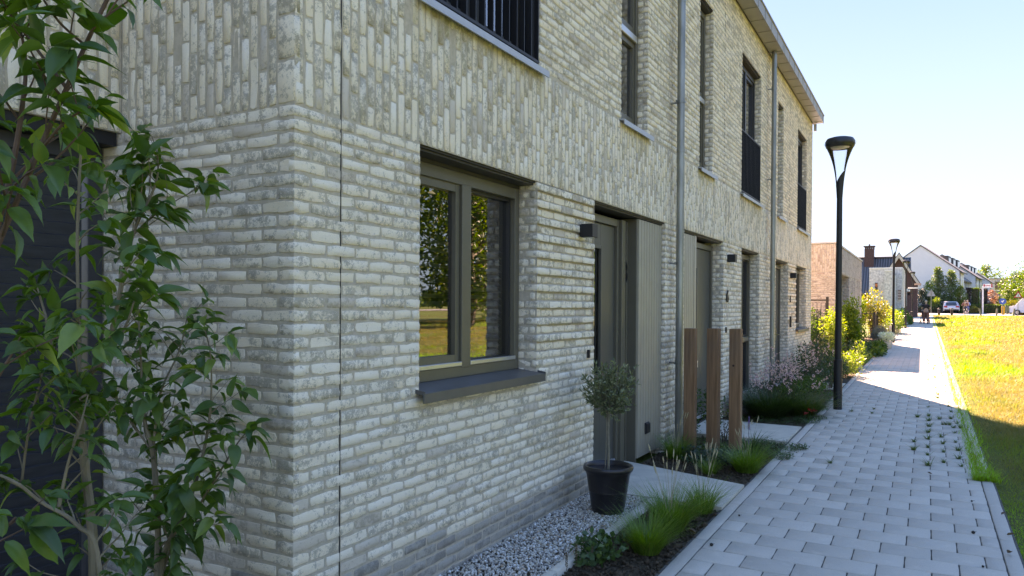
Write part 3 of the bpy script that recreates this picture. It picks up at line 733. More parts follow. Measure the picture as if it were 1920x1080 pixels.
# loose crumbs of soil in the planting strips
for (x0, x1, y0, y1, nn) in ((.61, 1.11, 2.6, 5.88, 2600), (.0, 1.11, 6.9, 9.0, 2600)):
    px_ = rng.uniform(x0, x1, nn); py_ = rng.uniform(y0, y1, nn); s_ = rng.gamma(2.2, .0028, nn)+.002
    blobs('soil_crumbs', np.stack([px_, py_, gzv(py_)-.012+s_*.3], 1), np.stack([s_*1.3, s_, s_*.8], 1), M['soil'], 'loose crumbs of dark garden soil', 'stuff')
# ================================================================== plants
def frames(D, N):
    D = D/(np.linalg.norm(D, axis=1)[:, None]+1e-9); Xa = np.cross(D, N); Xa /= (np.linalg.norm(Xa, axis=1)[:, None]+1e-9); Na = np.cross(Xa, D); return Xa, D, Na
def scatter(T, TF, P, D, N, L, Wd=None):
    """T template verts (k,3): x side, y along, z normal"""
    Xa, Da, Na = frames(D, N); L = np.asarray(L); Wd = L if Wd is None else np.asarray(Wd)
    V = P[:, None]+T[None, :, 0, None]*Wd[:, None, None]*Xa[:, None]+T[None, :, 1, None]*L[:, None, None]*Da[:, None]+T[None, :, 2, None]*L[:, None, None]*Na[:, None]
    k = len(T); off = (np.arange(len(P))*k)[:, None, None]
    Fs = [(f[None]+off).reshape(-1, f.shape[1]) for f in TF]
    return V.reshape(-1, 3), Fs
LEAF_S = (np.array([(0, 0, 0), (.5, .45, .09), (0, 1, -.06), (-.5, .45, .09), (0, .5, 0)], float), [np.array([(0, 1, 4), (1, 2, 4), (2, 3, 4), (3, 0, 4)])])
def broad_leaf(droop=.35, fold=.12, rows=9, pet=.1):
    V = []; F = []
    for i in range(rows):
        t = i/(rows-1); w = .5*math.sin(math.pi*min(1, t**.78))**.85*(1-.15*t) if 0 < t < 1 else 0
        if t > .86: w *= .62
        z = -droop*t*t; e = math.sin(t*math.pi)
        V += [(-w, pet+t, z+fold*w*2+.012*math.sin(t*18)), (-w*.5, pet+t, z+fold*w*.8+.02*e), (0, pet+t, z), (w*.5, pet+t, z+fold*w*.8+.02*e), (w, pet+t, z+fold*w*2-.012*math.sin(t*18))]
    for i in range(rows-1):
        for k in range(4): a = i*5+k; F.append((a, a+1, a+6, a+5))
    b = len(V); V += [(-.012, 0, .02), (.012, 0, .02), (.01, pet+.02, 0), (-.01, pet+.02, 0)]; F.append((b, b+1, b+2, b+3))
    return np.array(V, float), [np.array(F)]
def leaf_obj(name, parts, mat, parent=None, tones=None, smooth=True, **kw):
    """parts: list of (V, Fs, tone_per_leaf, faces_per_leaf_list)"""
    VV = []; FF = []; TT = []; b = 0
    for V, Fs, t in parts:
        for f in Fs:
            FF.append(f+b); TT.append(np.repeat(t, len(f)//len(t)))
        VV.append(V); b += len(V)
    return big_mesh(name, np.concatenate(VV), FF, mat, parent, smooth, attrs=dict(tone=np.concatenate(TT)))
def unit(v): return v/(np.linalg.norm(v, axis=-1, keepdims=True)+1e-9)

# --- flowering dogwood shrubs in front of the side wall
M['dogleaf'] = leaf_mat('dogwood leaf', (.035, .10, .03), (.095, .20, .045), (.20, .29, .07), rough=.36, trans=.30, spec=.45)
M['bark'] = simple('tan bark', (.20, .155, .10), .8, var=.3, sc=14, bump=.003, stretch=(1, 1, .3)); M['twig'] = simple('red brown twig', (.12, .065, .045), .7, var=.3, sc=20)
DL = [broad_leaf(.55, .10), broad_leaf(.25, .16), broad_leaf(.85, .07)]
def dogwood(name, stems, D, label, seed, leafL=.092, gap=.085, group=None, dd=0.0, extra=()):
    """stems: lists of (px, py, radius, depth offset); twigs and leaves grow from them"""
    g = np.random.default_rng(seed); base = atD(stems[0][0][0], stems[0][0][1], D)
    root = empty(name, (float(base[0]), float(base[1]), gz(base[1])), label, 'shrub', group)
    sm = MB(); tips = []; LP = []; LD = []
    for st in stems:
        p3 = [atD(x, y, D+d) for x, y, r, d in st]
        if st[0][1] >= 1070:
            q = p3[0].copy(); q[2] = -.05; q[:2] += (p3[0]-p3[1])[:2]*.4; p3 = [q]+p3; rr = [st[0][2]*1.15]+[a[2] for a in st]
        else: rr = [a[2] for a in st]
        # smooth
        P_ = []; R_ = []
        for i in range(len(p3)-1):
            a, b = p3[i], p3[i+1]; pa = p3[max(i-1, 0)]; pb = p3[min(i+2, len(p3)-1)]
            for t in np.linspace(0, 1, 6, endpoint=False):
                h = ((2*a)+(-pa+b)*t+(2*pa-5*a+4*b-pb)*t*t+(-pa+3*a-3*b+pb)*t**3)/2; P_.append(h); R_.append(rr[i]*(1-t)+rr[i+1]*t)
        P_.append(p3[-1]); R_.append(rr[-1]); sm.tube(P_, R_, 7)
        P_ = np.array(P_); cum = np.concatenate([[0], np.cumsum(np.linalg.norm(np.diff(P_, axis=0), axis=1))]); tot = cum[-1]
        s = tot*g.uniform(.0, .06)+(.30 if rr[0] > .007 else .03); side = 1
        while s < tot:
            i = min(len(P_)-2, np.searchsorted(cum, s)-1); a = P_[i]+(P_[i+1]-P_[i])*((s-cum[i])/(cum[i+1]-cum[i]+1e-9)); tdir = unit(P_[i+1]-P_[i]); rad = R_[i]
            an = g.uniform(0, 6.28); perp = unit(np.cross(tdir, np.array([math.cos(an), math.sin(an), .2])))
            frac = s/tot; ln = g.uniform(.05, .24)*(1.0 if frac < .85 else .55); perp[2] = abs(perp[2])*.4
            d = unit(perp*.8+tdir*.5+np.array([0, 0, .15])); q = [a]; r0 = min(rad*.6, .0035); nd = max(2, int(ln/.045))
            for k in range(nd):
                d = unit(d+g.normal(0, .16, 3)+np.array([0, 0, .03])); q.append(q[-1]+d*ln/nd)
                if k >= nd-2 or g.random() < .5:
                    LP += [q[-1], q[-1]]; pp = unit(np.cross(d, g.normal(size=3))); LD += [unit(d*.5+pp), unit(d*.5-pp)]
            LP += [q[-1]]*2; LD += [unit(d+g.normal(0, .4, 3)), unit(d+g.normal(0, .5, 3))]
            sm.tube(q, list(np.linspace(r0, .0012, len(q))), 5); s += gap*g.uniform(.6, 1.4)
        for k in range(4): LP.append(P_[-1]); LD.append(unit(unit(P_[-1]-P_[-3])+g.normal(0, .6, 3)))
    so_ = sm.build('stem', M['bark'] if seed != 3 else M['twig'], root, smooth=True)
    LP = np.array(LP); LD = np.array(LD); n = len(LP)
    LD[:, 2] = LD[:, 2]*.6-.22+g.normal(0, .22, n); LD = unit(LD)
    up = np.tile(np.array([0, 0, 1.]), (n, 1))+g.normal(0, .38, (n, 3)); L = leafL*g.uniform(.5, 1.22, n); Wd = L*g.uniform(.42, .58, n); t = g.random(n)
    parts = []
    idx = g.integers(0, 3, n)
    for k in range(3):
        mk = idx == k
        V, Fs = scatter(DL[k][0], DL[k][1], LP[mk], LD[mk], up[mk], L[mk], Wd[mk]); parts.append((V, Fs, t[mk]))
    leaf_obj('leaves', parts, M['dogleaf'], root); return root
dogwood('dogwood_shrub', [
    [(295, 1078, .0125, 0), (296, 985, .0115, 0), (287, 850, .0105, 0), (272, 790, .006, .02), (265, 690, .0045, .02), (258, 560, .0032, .0)],
    [(287, 850, .006, 0), (300, 740, .0045, .05), (335, 660, .0035, .1), (352, 590, .002, .1)],
    [(300, 1078, .011, 0), (330, 990, .0105, -.04), (365, 910, .008, -.06), (392, 790, .005, -.06), (396, 680, .003, -.06), (385, 620, .002, -.05)],
    [(303, 1078, .007, .02), (375, 945, .005, -.05), (415, 880, .004, -.1), (446, 830, .003, -.12), (468, 805, .002, -.12)],
    [(287, 850, .005, 0), (240, 780, .0035, .05), (215, 740, .002, .06)],
    [(225, 560, .0055, -.05), (250, 440, .005, -.05), (290, 350, .0045, -.03), (296, 300, .003, 0), (285, 255, .002, 0)],
    [(250, 440, .004, -.05), (300, 395, .003, 0), (350, 365, .0022, .05), (385, 345, .0018, .05)],
    [(230, 520, .0035, -.05), (262, 385, .003, -.02), (268, 300, .002, 0)],
    ], 2.95, 'multi-stemmed dogwood shrub with tan stems nearest to the wall corner', 1, gap=.062)
dogwood('dogwood_shrub', [
    [(176, 1078, .015, 0), (170, 965, .0145, 0), (160, 880, .013, 0), (150, 790, .011, 0), (147, 725, .0095, 0), (195, 670, .007, -.03), (222, 560, .0055, -.05), (228, 500, .004, -.05)],
    [(147, 725, .007, 0), (105, 670, .005, .04), (85, 590, .004, .05), (70, 540, .003, .05)],
    [(188, 1078, .0075, -.1), (145, 985, .0065, -.12), (78, 942, .005, -.15), (30, 905, .005, -.2), (-30, 880, .004, -.2)],
    [(150, 800, .006, 0), (148, 620, .0055, .05), (145, 450, .005, .05), (152, 280, .004, .05), (160, 215, .002, .05)],
    [(110, 950, .006, -.1), (130, 860, .004, -.1), (150, 800, .003, -.12), (165, 740, .002, -.1)],
    [(40, 910, .004, -.1), (55, 800, .0035, -.1), (80, 700, .0025, -.1)],
    [(195, 680, .004, 0), (240, 600, .003, .0), (262, 520, .002, .02)],
    ], 2.35, 'middle dogwood shrub growing before the dark annex window', 2, leafL=.078, gap=.062)
dogwood('dogwood_shrub', [
    [(-60, 600, .007, 0), (0, 450, .0062, 0), (70, 290, .0055, 0), (125, 165, .0048, 0), (165, 75, .0045, 0), (215, -30, .004, 0)],
    [(-10, 440, .007, .03), (20, 330, .0062, .03), (42, 200, .005, .03), (48, 110, .0035, .03), (30, 20, .002, .0)],
    [(125, 165, .004, 0), (60, 80, .003, .0), (20, 20, .002, .0)], [(160, 85, .003, 0), (110, 40, .0025, -.05), (70, -20, .002, -.05)],
    [(-40, 760, .006, 0), (0, 700, .004, 0), (25, 660, .002, 0)], [(-60, 1060, .006, 0), (-10, 1010, .004, 0), (30, 970, .002, 0)],
    [(70, 290, .003, 0), (120, 230, .0025, -.04), (170, 200, .002, -.05)],
    ], 1.55, 'dogwood shrub at the left edge with a thick leaning reddish branch', 3, leafL=.070, gap=.06)

# --- generic bush: leaves in lumpy ellipsoids over a few stems
def bush(name, c, r, n, L, mat, label, cat='shrub', group=None, seed=0, asp=.5, clumps=10, upright=.3, parent=None, stem=True, shell=.55, part='leaves', lump=.42, z0=None):
    g = np.random.default_rng(seed+17); c = np.array(c, float); r = np.array(r, float)
    root = parent or empty(name, (c[0], c[1], c[2]-r[2] if z0 is None else z0), label, cat, group)
    cc = unit(g.normal(size=(clumps, 3)))*g.uniform(.25, .75, (clumps, 1)); cs = g.uniform(lump*.6, lump*1.2, clumps)
    i = g.integers(0, clumps, n); d = unit(g.normal(size=(n, 3))); rad = (shell+(1-shell)*g.random(n))*cs[i]
    q = cc[i]+d*rad[:, None]; q[:, 2] = np.clip(q[:, 2], -.98, 2)
    P = c+q*r; D = unit(d*.8+g.normal(0, .5, (n, 3))+np.array([0, 0, upright])); N = unit(d+np.array([0, 0, .6])+g.normal(0, .4, (n, 3)))
    Ls = L*g.uniform(.6, 1.35, n); V, Fs = scatter(LEAF_S[0], LEAF_S[1], P, D, N, Ls, Ls*asp)
    if stem:
        s = MB(); zb = c[2]-r[2]-.02 if z0 is None else z0-.02
        for k in range(min(clumps, 7)): e = c+cc[k]*r*.8; s.tube([(c[0]+g.uniform(-.1, .1)*r[0], c[1]+g.uniform(-.1, .1)*r[1], zb), tuple((c+e)/2+np.array([0, 0, -.05])), tuple(e)], [max(.006, .03*r[2])*.8, max(.004, .018*r[2]), .002], 5)
        s.build('stem', M['twig'], root, smooth=True)
    leaf_obj(part, [(V, Fs, g.random(n))], mat, root, smooth=False)
    return root
def blade_arrays(P, Hh, Wd, az, lean, curve, segs_=3, g=None):
    n = len(P); ts = np.linspace(0, 1, segs_+1); dirh = np.stack([np.cos(az), np.sin(az), np.zeros(n)], 1); side = np.stack([-np.sin(az), np.cos(az), np.zeros(n)], 1); V = []
    for t in ts:
        h = (lean*t+curve*t*t)[:, None]*Hh[:, None]*dirh; z = Hh*(t-.35*curve*t*t); w = Wd*(1-t)**.6 if t < 1 else Wd*0
        c = P+h+np.stack([0*z, 0*z, z], 1)
        if t < 1: V += [c-side*w[:, None]/2, c+side*w[:, None]/2]
        else: V += [c]
    V = np.stack(V, 1); k = V.shape[1]; off = (np.arange(n)*k)[:, None, None]
    Q = np.array([(2*i, 2*i+1, 2*i+3, 2*i+2) for i in range(segs_-1)]); T = np.array([(2*segs_-2, 2*segs_-1, 2*segs_)])
    Fs = [(Q[None]+off).reshape(-1, 4), (T[None]+off).reshape(-1, 3)] if segs_ > 1 else [(T[None]+off).reshape(-1, 3)]
    return V.reshape(-1, 3), Fs
M['grass'] = leaf_mat('fresh grass', (.035, .085, .012), (.075, .15, .022), (.16, .17, .05), rough=.45, trans=.35)
M['ograss'] = leaf_mat('ornamental grass', (.06, .15, .022), (.14, .28, .04), (.26, .27, .09), rough=.45, trans=.3)
M['seed'] = simple('pale seed head', (.42, .34, .20), .9, var=.25, sc=90); M['seedbrown'] = simple('brown seed head', (.13, .085, .04), .9, var=.3, sc=90)
def tuft(name, c, n, H_, spread, label, group=None, seed=0, mat='ograss', cat='ornamental grass', stalks=0, sh=.5, w=.0042, curve=.55, head='seed'):
    g = np.random.default_rng(seed+99); root = empty(name, tuple(c), label, cat, group); c = np.array(c, float)
    az = g.uniform(0, 6.28, n); rr = spread*.28*np.sqrt(g.random(n)); P = c+np.stack([np.cos(az)*rr, np.sin(az)*rr, np.zeros(n)], 1)
    V, Fs = blade_arrays(P, H_*g.uniform(.5, 1.1, n), w*g.uniform(.6, 1.2, n), az+g.normal(0, .5, n), g.uniform(0, .75, n)*spread/H_*.95, g.uniform(.15, curve+.2, n)*1.15, 4)
    leaf_obj('blades', [(V, Fs, g.random(n))], M[mat], root)
    if stalks:
        for k in range(stalks):
            s = MB()
            a = g.uniform(0, 6.28); l_ = g.uniform(.08, .32); hh = sh*g.uniform(.75, 1.1); e = c+np.array([math.cos(a)*l_*hh, math.sin(a)*l_*hh, hh]); m_ = (c+e)/2+np.array([-math.cos(a), -math.sin(a), 0])*.03*hh
            s.tube([c, m_, e], [.0014, .0011, .0008], 4); d = unit(e-m_); hl = g.uniform(.045, .075)
            s.tube([e-d*.005, e+d*hl*.3, e+d*hl*.7, e+d*hl], [.002, .0046, .0042, .001], 6)
            s.build('seed_stalk', M[head], root)
        
    return root
a = gat(1213, 1035); tuft('grass_clump', (a[0], a[1], gz(a[1])), 900, .30, .30, 'fine green grass clump nearest to the camera in the soil strip', seed=1, stalks=0)
a = gat(1262, 992); tuft('grass_clump', (a[0]-.02, a[1], gz(a[1])), 1000, .33, .33, 'bushy green grass clump behind the nearest one, below the concrete slab edge', seed=2, stalks=14, sh=.5)
a = gat(1318, 960); tuft('grass_clump', (a[0], a[1], gz(a[1])), 480, .28, .26, 'small upright grass clump at the outer corner of the concrete slab', seed=3, stalks=7, sh=.42)
a = gat(1400, 884); tuft('grass_clump', (a[0], a[1], gz(a[1])), 900, .31, .36, 'green grass clump at the foot of the rightmost timber post', seed=4, stalks=8, sh=.42)
a = gat(1262, 862); tuft('grass_clump', (a[0], a[1]+.1, gz(a[1])), 480, .32, .30, 'grass clump with straw seed heads beside the boarded panel', seed=5, stalks=14, sh=.40)
a = gat(1330, 888); tuft('grass_clump', (a[0], a[1], gz(a[1])), 260, .2, .24, 'low grass clump with pale seed heads in front of the timber posts', seed=6, stalks=10, sh=.26)
M['geum'] = leaf_mat('low garden leaf', (.03, .085, .028), (.07, .15, .05), (.09, .15, .03), rough=.5, trans=.2)
M['bluegreen'] = leaf_mat('blue green leaf', (.04, .08, .055), (.09, .15, .11), None, rough=.5, trans=.15)
a = gat(1150, 1052); rt = bush('strawberry_like_plant', (a[0]-.08, a[1]-.02, gz(a[1])+.07), (.17, .2, .09), 330, .045, M['geum'], 'low broad-leaved plant with brown seed spikes beside the gravel edging', 'garden plant', seed=5, asp=.75, clumps=16, stem=True, lump=.5)
sp = MB()
for px, py, q in ((1080, 1062, .14), (1098, 1040, .17), (1062, 1072, .12), (1110, 1060, .13), (1092, 1052, .15)):
    b_ = gat(px, py); sp.tube([b_, b_+np.array([.01, 0, q])], [.002, .001], 4)
    for k in range(34):
        h = q*(.25+.75*k/34); a_ = k*2.4; sp.sphere(b_+np.array([.007*math.cos(a_)*(1.3-h/q), .007*math.sin(a_)*(1.3-h/q), h]), .0035, sub=1)
sp.build('seed_spike', M['seedbrown'], rt)
a = gat(1320, 868); bush('blue_green_plant', (a[0], a[1]+.12, gz(a[1])+.06), (.32, .30, .11), 1100, .032, M['bluegreen'], 'blue green low plant spreading round the posts', 'garden plant', seed=7, asp=.6, clumps=20)
a = gat(1372, 868); bush('blue_green_plant', (a[0], a[1]+.0, gz(a[1])+.05), (.24, .24, .10), 700, .032, M['bluegreen'], 'blue green low plant left of the green grass clump', 'garden plant', seed=8, asp=.6, clumps=14)
a = gat(1348, 845); bush('rusty_perennial', (a[0], a[1]+.25, gz(a[1])+.20), (.20, .2, .24), 300, .022, leaf_mat('rusty leaf', (.06, .045, .02), (.10, .06, .03), (.04, .08, .02), trans=.2), 'rusty brown seeding perennial between the timber posts', 'garden plant', seed=9, clumps=12)
bush('climbing_shrub', (-.0+.12, 8.75, .45), (.10, .15, .40), 320, .04, M['geum'], 'leafy green shrub behind the timber posts by the drain pipe', 'shrub', seed=10, clumps=12)
bush('green_shrub', (.28, 9.0, .40), (.16, .14, .38), 420, .045, M['geum'], 'slender leafy shrub seen between two timber posts', 'shrub', seed=11, clumps=12)
a = gat(1402, 848); rt = tuft('lily_turf', (a[0]+.0, a[1]+.05, gz(a[1])), 170, .26, .34, 'dark strap-leaved lily turf with a purple flower spike', seed=12, mat='geum', cat='garden plant', w=.012, curve=.9)
sp = MB(); b_ = np.array([a[0], a[1]+.05, gz(a[1])]); sp.tube([b_, b_+np.array([0, 0, .36])], [.002, .0015], 5)
for k in range(60): h = .24+.14*k/60; an = k*2.4; sp.sphere(b_+np.array([.009*math.cos(an)*(1.2-k/70), .009*math.sin(an)*(1.2-k/70), h]), .0045, sub=1)
sp.build('flower_spike', simple('purple flower', (.20, .12, .28), .7), rt)
# creeping ground cover
def cover(name, pts, n, L, mat, label, zr=.05, seed=0):
    g = np.random.default_rng(seed); i = g.integers(0, len(pts), n); pt = np.array([(p[0], p[1]) for p in pts]); rd = np.array([p[2] for p in pts])[i]
    a = g.uniform(0, 6.28, n); q = pt[i]+np.stack([np.cos(a), np.sin(a)], 1)*(rd*np.sqrt(g.random(n)))[:, None]
    P = np.stack([q[:, 0], q[:, 1], gzv(q[:, 1])+g.random(n)*zr], 1); D = unit(np.stack([np.cos(a*7), np.sin(a*7), g.uniform(-.1, .7, n)], 1)); N = unit(np.array([0, 0, 1.])+g.normal(0, .35, (n, 3)))
    V, Fs = scatter(*LEAF_S, P, D, N, L*g.uniform(.6, 1.3, n), L*.7*g.uniform(.6, 1.2, n)); o = leaf_obj(name, [(V, Fs, g.random(n))], mat, None, smooth=False); tag(o, label, None, None, 'stuff'); return o
M['darkleaf'] = leaf_mat('dark shrub leaf', (.02, .055, .018), (.045, .10, .028), (.08, .13, .04), rough=.45, trans=.15)
M['midleaf'] = leaf_mat('mid green leaf', (.03, .08, .015), (.07, .15, .025), (.12, .2, .03), rough=.5, trans=.3)
cover('ground_cover', [(.95, 8.25, .22), (1.12, 8.55, .2), (1.0, 8.8, .22), (.8, 8.6, .25), (1.2, 8.15, .12), (1.28, 8.75, .1)], 2600, .02, M['geum'], 'small leaved ground cover spilling onto the path', .05, 3)
cover('ground_cover', [(.35, 7.7, .3), (.75, 7.6, .28), (.3, 8.3, .3), (.6, 8.5, .3), (.55, 7.95, .3)], 2600, .024, M['midleaf'], 'low leafy plants filling the bed between the timber posts', .07, 5)
cover('ground_cover', [(.9, 10.55, .3), (.4, 10.5, .3), (1.1, 10.75, .18), (1.12, 11.1, .18), (.9, 11.2, .3), (1.0, 12.0, .25), (1.0, 13, .25), (1.05, 14, .2)], 4200, .02, M['geum'], 'small leaved ground cover by the second doorstep', .05, 4)
# flower bed beyond the second slab
M['limeleaf'] = leaf_mat('lime leaf', (.07, .13, .012), (.14, .22, .02), (.22, .27, .05), rough=.5, trans=.4)
M['varleaf'] = leaf_mat('cream edged leaf', (.085, .15, .035), (.20, .27, .08), (.38, .4, .2), rough=.5, trans=.35)
M['pink'] = leaf_mat('pink petals', (.62, .40, .55), (.80, .62, .74), (.45, .2, .36), rough=.6, trans=.3)
tuft('yew_like_mound', (.55, 11.0, gz(11)), 2600, .50, .85, 'dark green feathery mound beside the second doorstep', seed=21, mat='darkleaf', cat='garden plant', w=.006, curve=.8)
bush('rounded_shrub', (.72, 11.75, .33), (.36, .65, .27), 2400, .04, M['midleaf'], 'leafy green mound under the pink flowers, nearer the kerb', 'shrub', seed=29, clumps=20)
tuft('green_grass_mound', (.92, 11.4, gz(11.4)), 1800, .36, .70, 'bright green spreading mound at the kerb before the pink flowers', seed=22, mat='grass', cat='garden plant', w=.006, curve=.9)
bush('pink_stemmed_shrub', (.5, 12.1, .33), (.5, .55, .34), 2800, .035, M['darkleaf'], 'dark twiggy mound under the pink flowers, by the tall window', 'shrub', seed=23, clumps=24)
bush('rounded_shrub', (.62, 14.1, .46), (.55, 1.0, .42), 4200, .034, M['darkleaf'], 'large dark rounded shrub beyond the second drain pipe', 'shrub', seed=24, clumps=30)
bush('rounded_shrub', (.82, 12.6, .34), (.40, .75, .30), 3200, .036, M['midleaf'], 'low mid green shrub at the kerb just before the first lamp', 'shrub', seed=25, clumps=20)
bush('rounded_shrub', (.55, 16.8, .55), (.6, 1.2, .45), 3800, .04, M['darkleaf'], 'dark rounded shrub below the farthest ground floor window', 'shrub', seed=26, clumps=30)
bush('rounded_shrub', (.92, 15.2, .40), (.34, 1.1, .32), 2800, .04, M['darkleaf'], 'low dark shrub at the kerb behind the first lamp', 'shrub', seed=27, clumps=18)
bush('variegated_shrub', (.95, 17.9, .45), (.42, .9, .32), 2600, .05, M['varleaf'], 'low cream and green shrub in sun near the house corner', 'shrub', seed=28, clumps=24)
def flowers(name, spots, label, n, hh, seed, mat='pink', cat='flowering plant'):
    g = np.random.default_rng(seed); c = np.mean(spots, 0); root = empty(name, tuple(c), label, cat); s = MB(); P = []
    for k in range(n):
        b = np.array(spots[g.integers(0, len(spots))])+np.array([g.uniform(-.25, .25), g.uniform(-.35, .35), 0]); a = g.uniform(0, 6.28); l = g.uniform(.1, .35); e = b+np.array([math.cos(a)*l, math.sin(a)*l, hh*g.uniform(.55, 1.1)])
        m_ = (b+e)/2+np.array([0, 0, .1]); s.tube([b, m_, e], [.0022, .0016, .001], 4)
        for j in range(g.integers(5, 11)): t = g.uniform(.72, 1.); P.append(b*(1-t)**2+2*t*(1-t)*m_+t*t*e+g.normal(0, .014, 3))
    s.build('stem', M['twig'], root); P = np.array(P); m = len(P); P5 = np.repeat(P, 5, 0); D = unit(g.normal(size=(m*5, 3))+np.array([0, 0, .3])); N = unit(g.normal(size=(m*5, 3))); V, Fs = scatter(*LEAF_S, P5, D, N, g.uniform(.012, .024, m*5), g.uniform(.010, .018, m*5))
    leaf_obj('blossom', [(V, Fs, g.random(m*5))], M[mat], root, smooth=False); return root
flowers('gaura', [(.35, 11.3, .1), (.6, 11.8, .1), (.75, 11.4, .1), (.7, 12.2, .1)], 'pink flowering stems leaning from the bed near the tall window', 70, .72, 31)
flowers('gaura', [(.5, 13.0, .2), (.7, 13.6, .2), (.85, 14.4, .2)], 'pink flowering stems beyond the second drain pipe', 40, .75, 32)
M['redflower'] = leaf_mat('red petals', (.5, .02, .03), (.6, .05, .06), None, trans=.2); flowers('red_flower', [(1.0, 10.75, .08)], 'small red flower low at the kerb', 3, .14, 33, mat='redflower')

# ================================================================== pot with the olive tree
M['potmat'] = simple('glazed black pot', (.018, .015, .016), .30, var=.15, sc=8); a = gat(1126, 968); PC = (float(a[0]), float(a[1])+.15, gz(5.3)-.0)
pot = empty('plant_pot', PC, 'round black glazed plant pot standing on the gravel', 'pot')
prof = [(.118, 0), (.125, .004), (.130, .045), (.134, .050), (.133, .056), (.148, .165), (.152, .170), (.151, .176), (.168, .29), (.176, .315), (.188, .325), (.194, .338), (.194, .352), (.188, .364), (.176, .366), (.168, .358), (.163, .33)]
MB().lathe(prof, PC, 40).build('pot_body', M['potmat'], pot, smooth=True)
MB().lathe([(.17, .31), (.0, .315)], PC, 24).build('soil', M['soil'], pot)
ol = empty('olive_tree', (PC[0], PC[1], PC[2]+.315), 'small olive tree with a round silvery crown and bare stem', 'tree')
tr = MB(); tr.tube([(PC[0], PC[1], PC[2]+.30), (PC[0]+.004, PC[1], PC[2]+.45), (PC[0]-.003, PC[1], PC[2]+.62), (PC[0]+.002, PC[1], PC[2]+.80)], [.0125, .0105, .0105, .009], 8)
tr.tube([(PC[0]-.022, PC[1]-.012, PC[2]+.30), (PC[0]-.012, PC[1]-.012, PC[2]+.55), (PC[0]-.009, PC[1]-.010, PC[2]+.80)], [.004, .004, .004], 6)
oc = np.array([PC[0]+.01, PC[1], PC[2]+.965]); g = np.random.default_rng(77); LP = []; LD = []
for k in range(120):
    d = unit(g.normal(size=3)+np.array([0, 0, .25])); rr = g.uniform(.13, .225) if g.random() < .88 else g.uniform(.2, .27); s0 = np.array([PC[0], PC[1], PC[2]+.80])+d*np.array([.02, .02, .03]); e = oc+d*rr*np.array([1, 1, 1.05]); mid = (s0+e)/2+g.normal(0, .012, 3); tr.tube([s0, mid, e], [.003, .002, .0008], 4)
    for j in range(24):
        t = g.uniform(.30, 1.0); p = s0*(1-t)**2+2*t*(1-t)*mid+t*t*e; LP.append(p); LD.append(unit(unit(e-s0)*.9+g.normal(0, .55, 3)))
tr.build('trunk', simple('olive bark', (.19, .165, .12), .85, var=.25, sc=30), ol, smooth=True)
LP = np.array(LP); LD = np.array(LD); n = len(LP); V, Fs = scatter(*LEAF_S, LP, LD, unit(g.normal(size=(n, 3))+np.array([0, 0, .8])), g.uniform(.030, .052, n), g.uniform(.009, .0135, n)*1.1)
leaf_obj('leaves', [(V, Fs, g.random(n))], leaf_mat('olive leaf', (.10, .13, .06), (.23, .27, .15), (.38, .40, .27), rough=.5, trans=.1), ol, smooth=False)

# ================================================================== three timber posts
def post(x, y, label, rz, dx=.118, h=1.345, lean=0.0):
    root = empty('timber_post', (x, y, gz(y)), label, 'post', 'timber posts in the planting bed', rz)
    o = MB().box(-dx/2, dx/2, -dx/2, dx/2, -.1, h, bev=.004).build('post_body', M['wood'], None)
    o.name = 'beam'; o.parent = root; o.rotation_euler = (0, 0, 0); return root
post(.30, 7.89, 'left timber post, the darkest, nearest to the drain pipe', R(4))
post(.512, 8.03, 'middle timber post with strong wavy grain', R(-3)); post(.752, 8.00, 'right timber post with a round knot, nearest to the path', R(2))
kn = MB().tube([(.752-.012, 7.938, gz(8)+.96), (.752-.012, 7.943, gz(8)+.96)], .012, 14).build('knot', simple('knot', (.05, .02, .012), .8), bpy.data.objects['timber_post.002'])

# ================================================================== street lamps
def lamp(x, y, label):
    root = empty('street_lamp', (x, y, gz(y)), label, 'street lamp', 'tapered black street lamps along the path'); z0 = gz(y)
    H0 = 3.20
    p = MB().tube([(x, y, z0-.1), (x, y, z0+.75), (x, y, z0+.76), (x, y, z0+H0)], [.062, .062, .048, .040], 18)
    p.build('pole', M['black'], root, smooth=True)
    # head: flared cone, opaque collar cut obliquely, clear cone, thick round cap
    def rad(t): return .040+.05*t+.16*t**3.2
    seg = 32; c = MB(); gl = MB(); zb = z0+H0-.02; hh = .88
    vs = []; fs = []; vg = []; fg = []; rows = 16
    for i in range(rows+1):
        for k in range(seg):
            an = 2*math.pi*k/seg; s = (1-math.cos(an-R(200)))/2; tcut = .24+.28*s   # oblique edge
            t = tcut*i/rows; r = rad(t); off = .10*t*t; vs.append((x+r*math.cos(an)+off*0, y+r*math.sin(an), zb+hh*t))
            t2 = tcut+(0.97-tcut)*i/rows; r2 = rad(t2)-.002; vg.append((x+r2*math.cos(an), y+r2*math.sin(an), zb+hh*t2))
    for i in range(rows):
        for k in range(seg):
            k2 = (k+1) % seg; q = (i*seg+k, i*seg+k2, (i+1)*seg+k2, (i+1)*seg+k); fs.append(q); fg.append(q)
    c.add(vs, fs); c.build('collar', M['black'], root, smooth=True); gl.add(vg, fg); gl.build('clear_cone', M['lampglass'], root, smooth=True)
    zt = zb+hh*.93; cap = MB().lathe([(.10, 0), (.185, -.045), (.200, -.03), (.212, .02), (.210, .055), (.185, .095), (.12, .115), (.0, .12)], (x, y, zt), 32); cap.build('cap', simple('dark brown cap', (.03, .027, .026), .35) if 'capm' not in M else M['capm'], root, smooth=True)
    MB().lathe([(.0, -.05), (.09, -.05), (.13, -.035), (.13, -.01), (0, -.01)], (x, y, zt+.0), 20).build('light_unit', simple('lamp unit', (.5, .5, .48), .3) if 'lu' not in M else M['lu'], root, smooth=True)
    return root
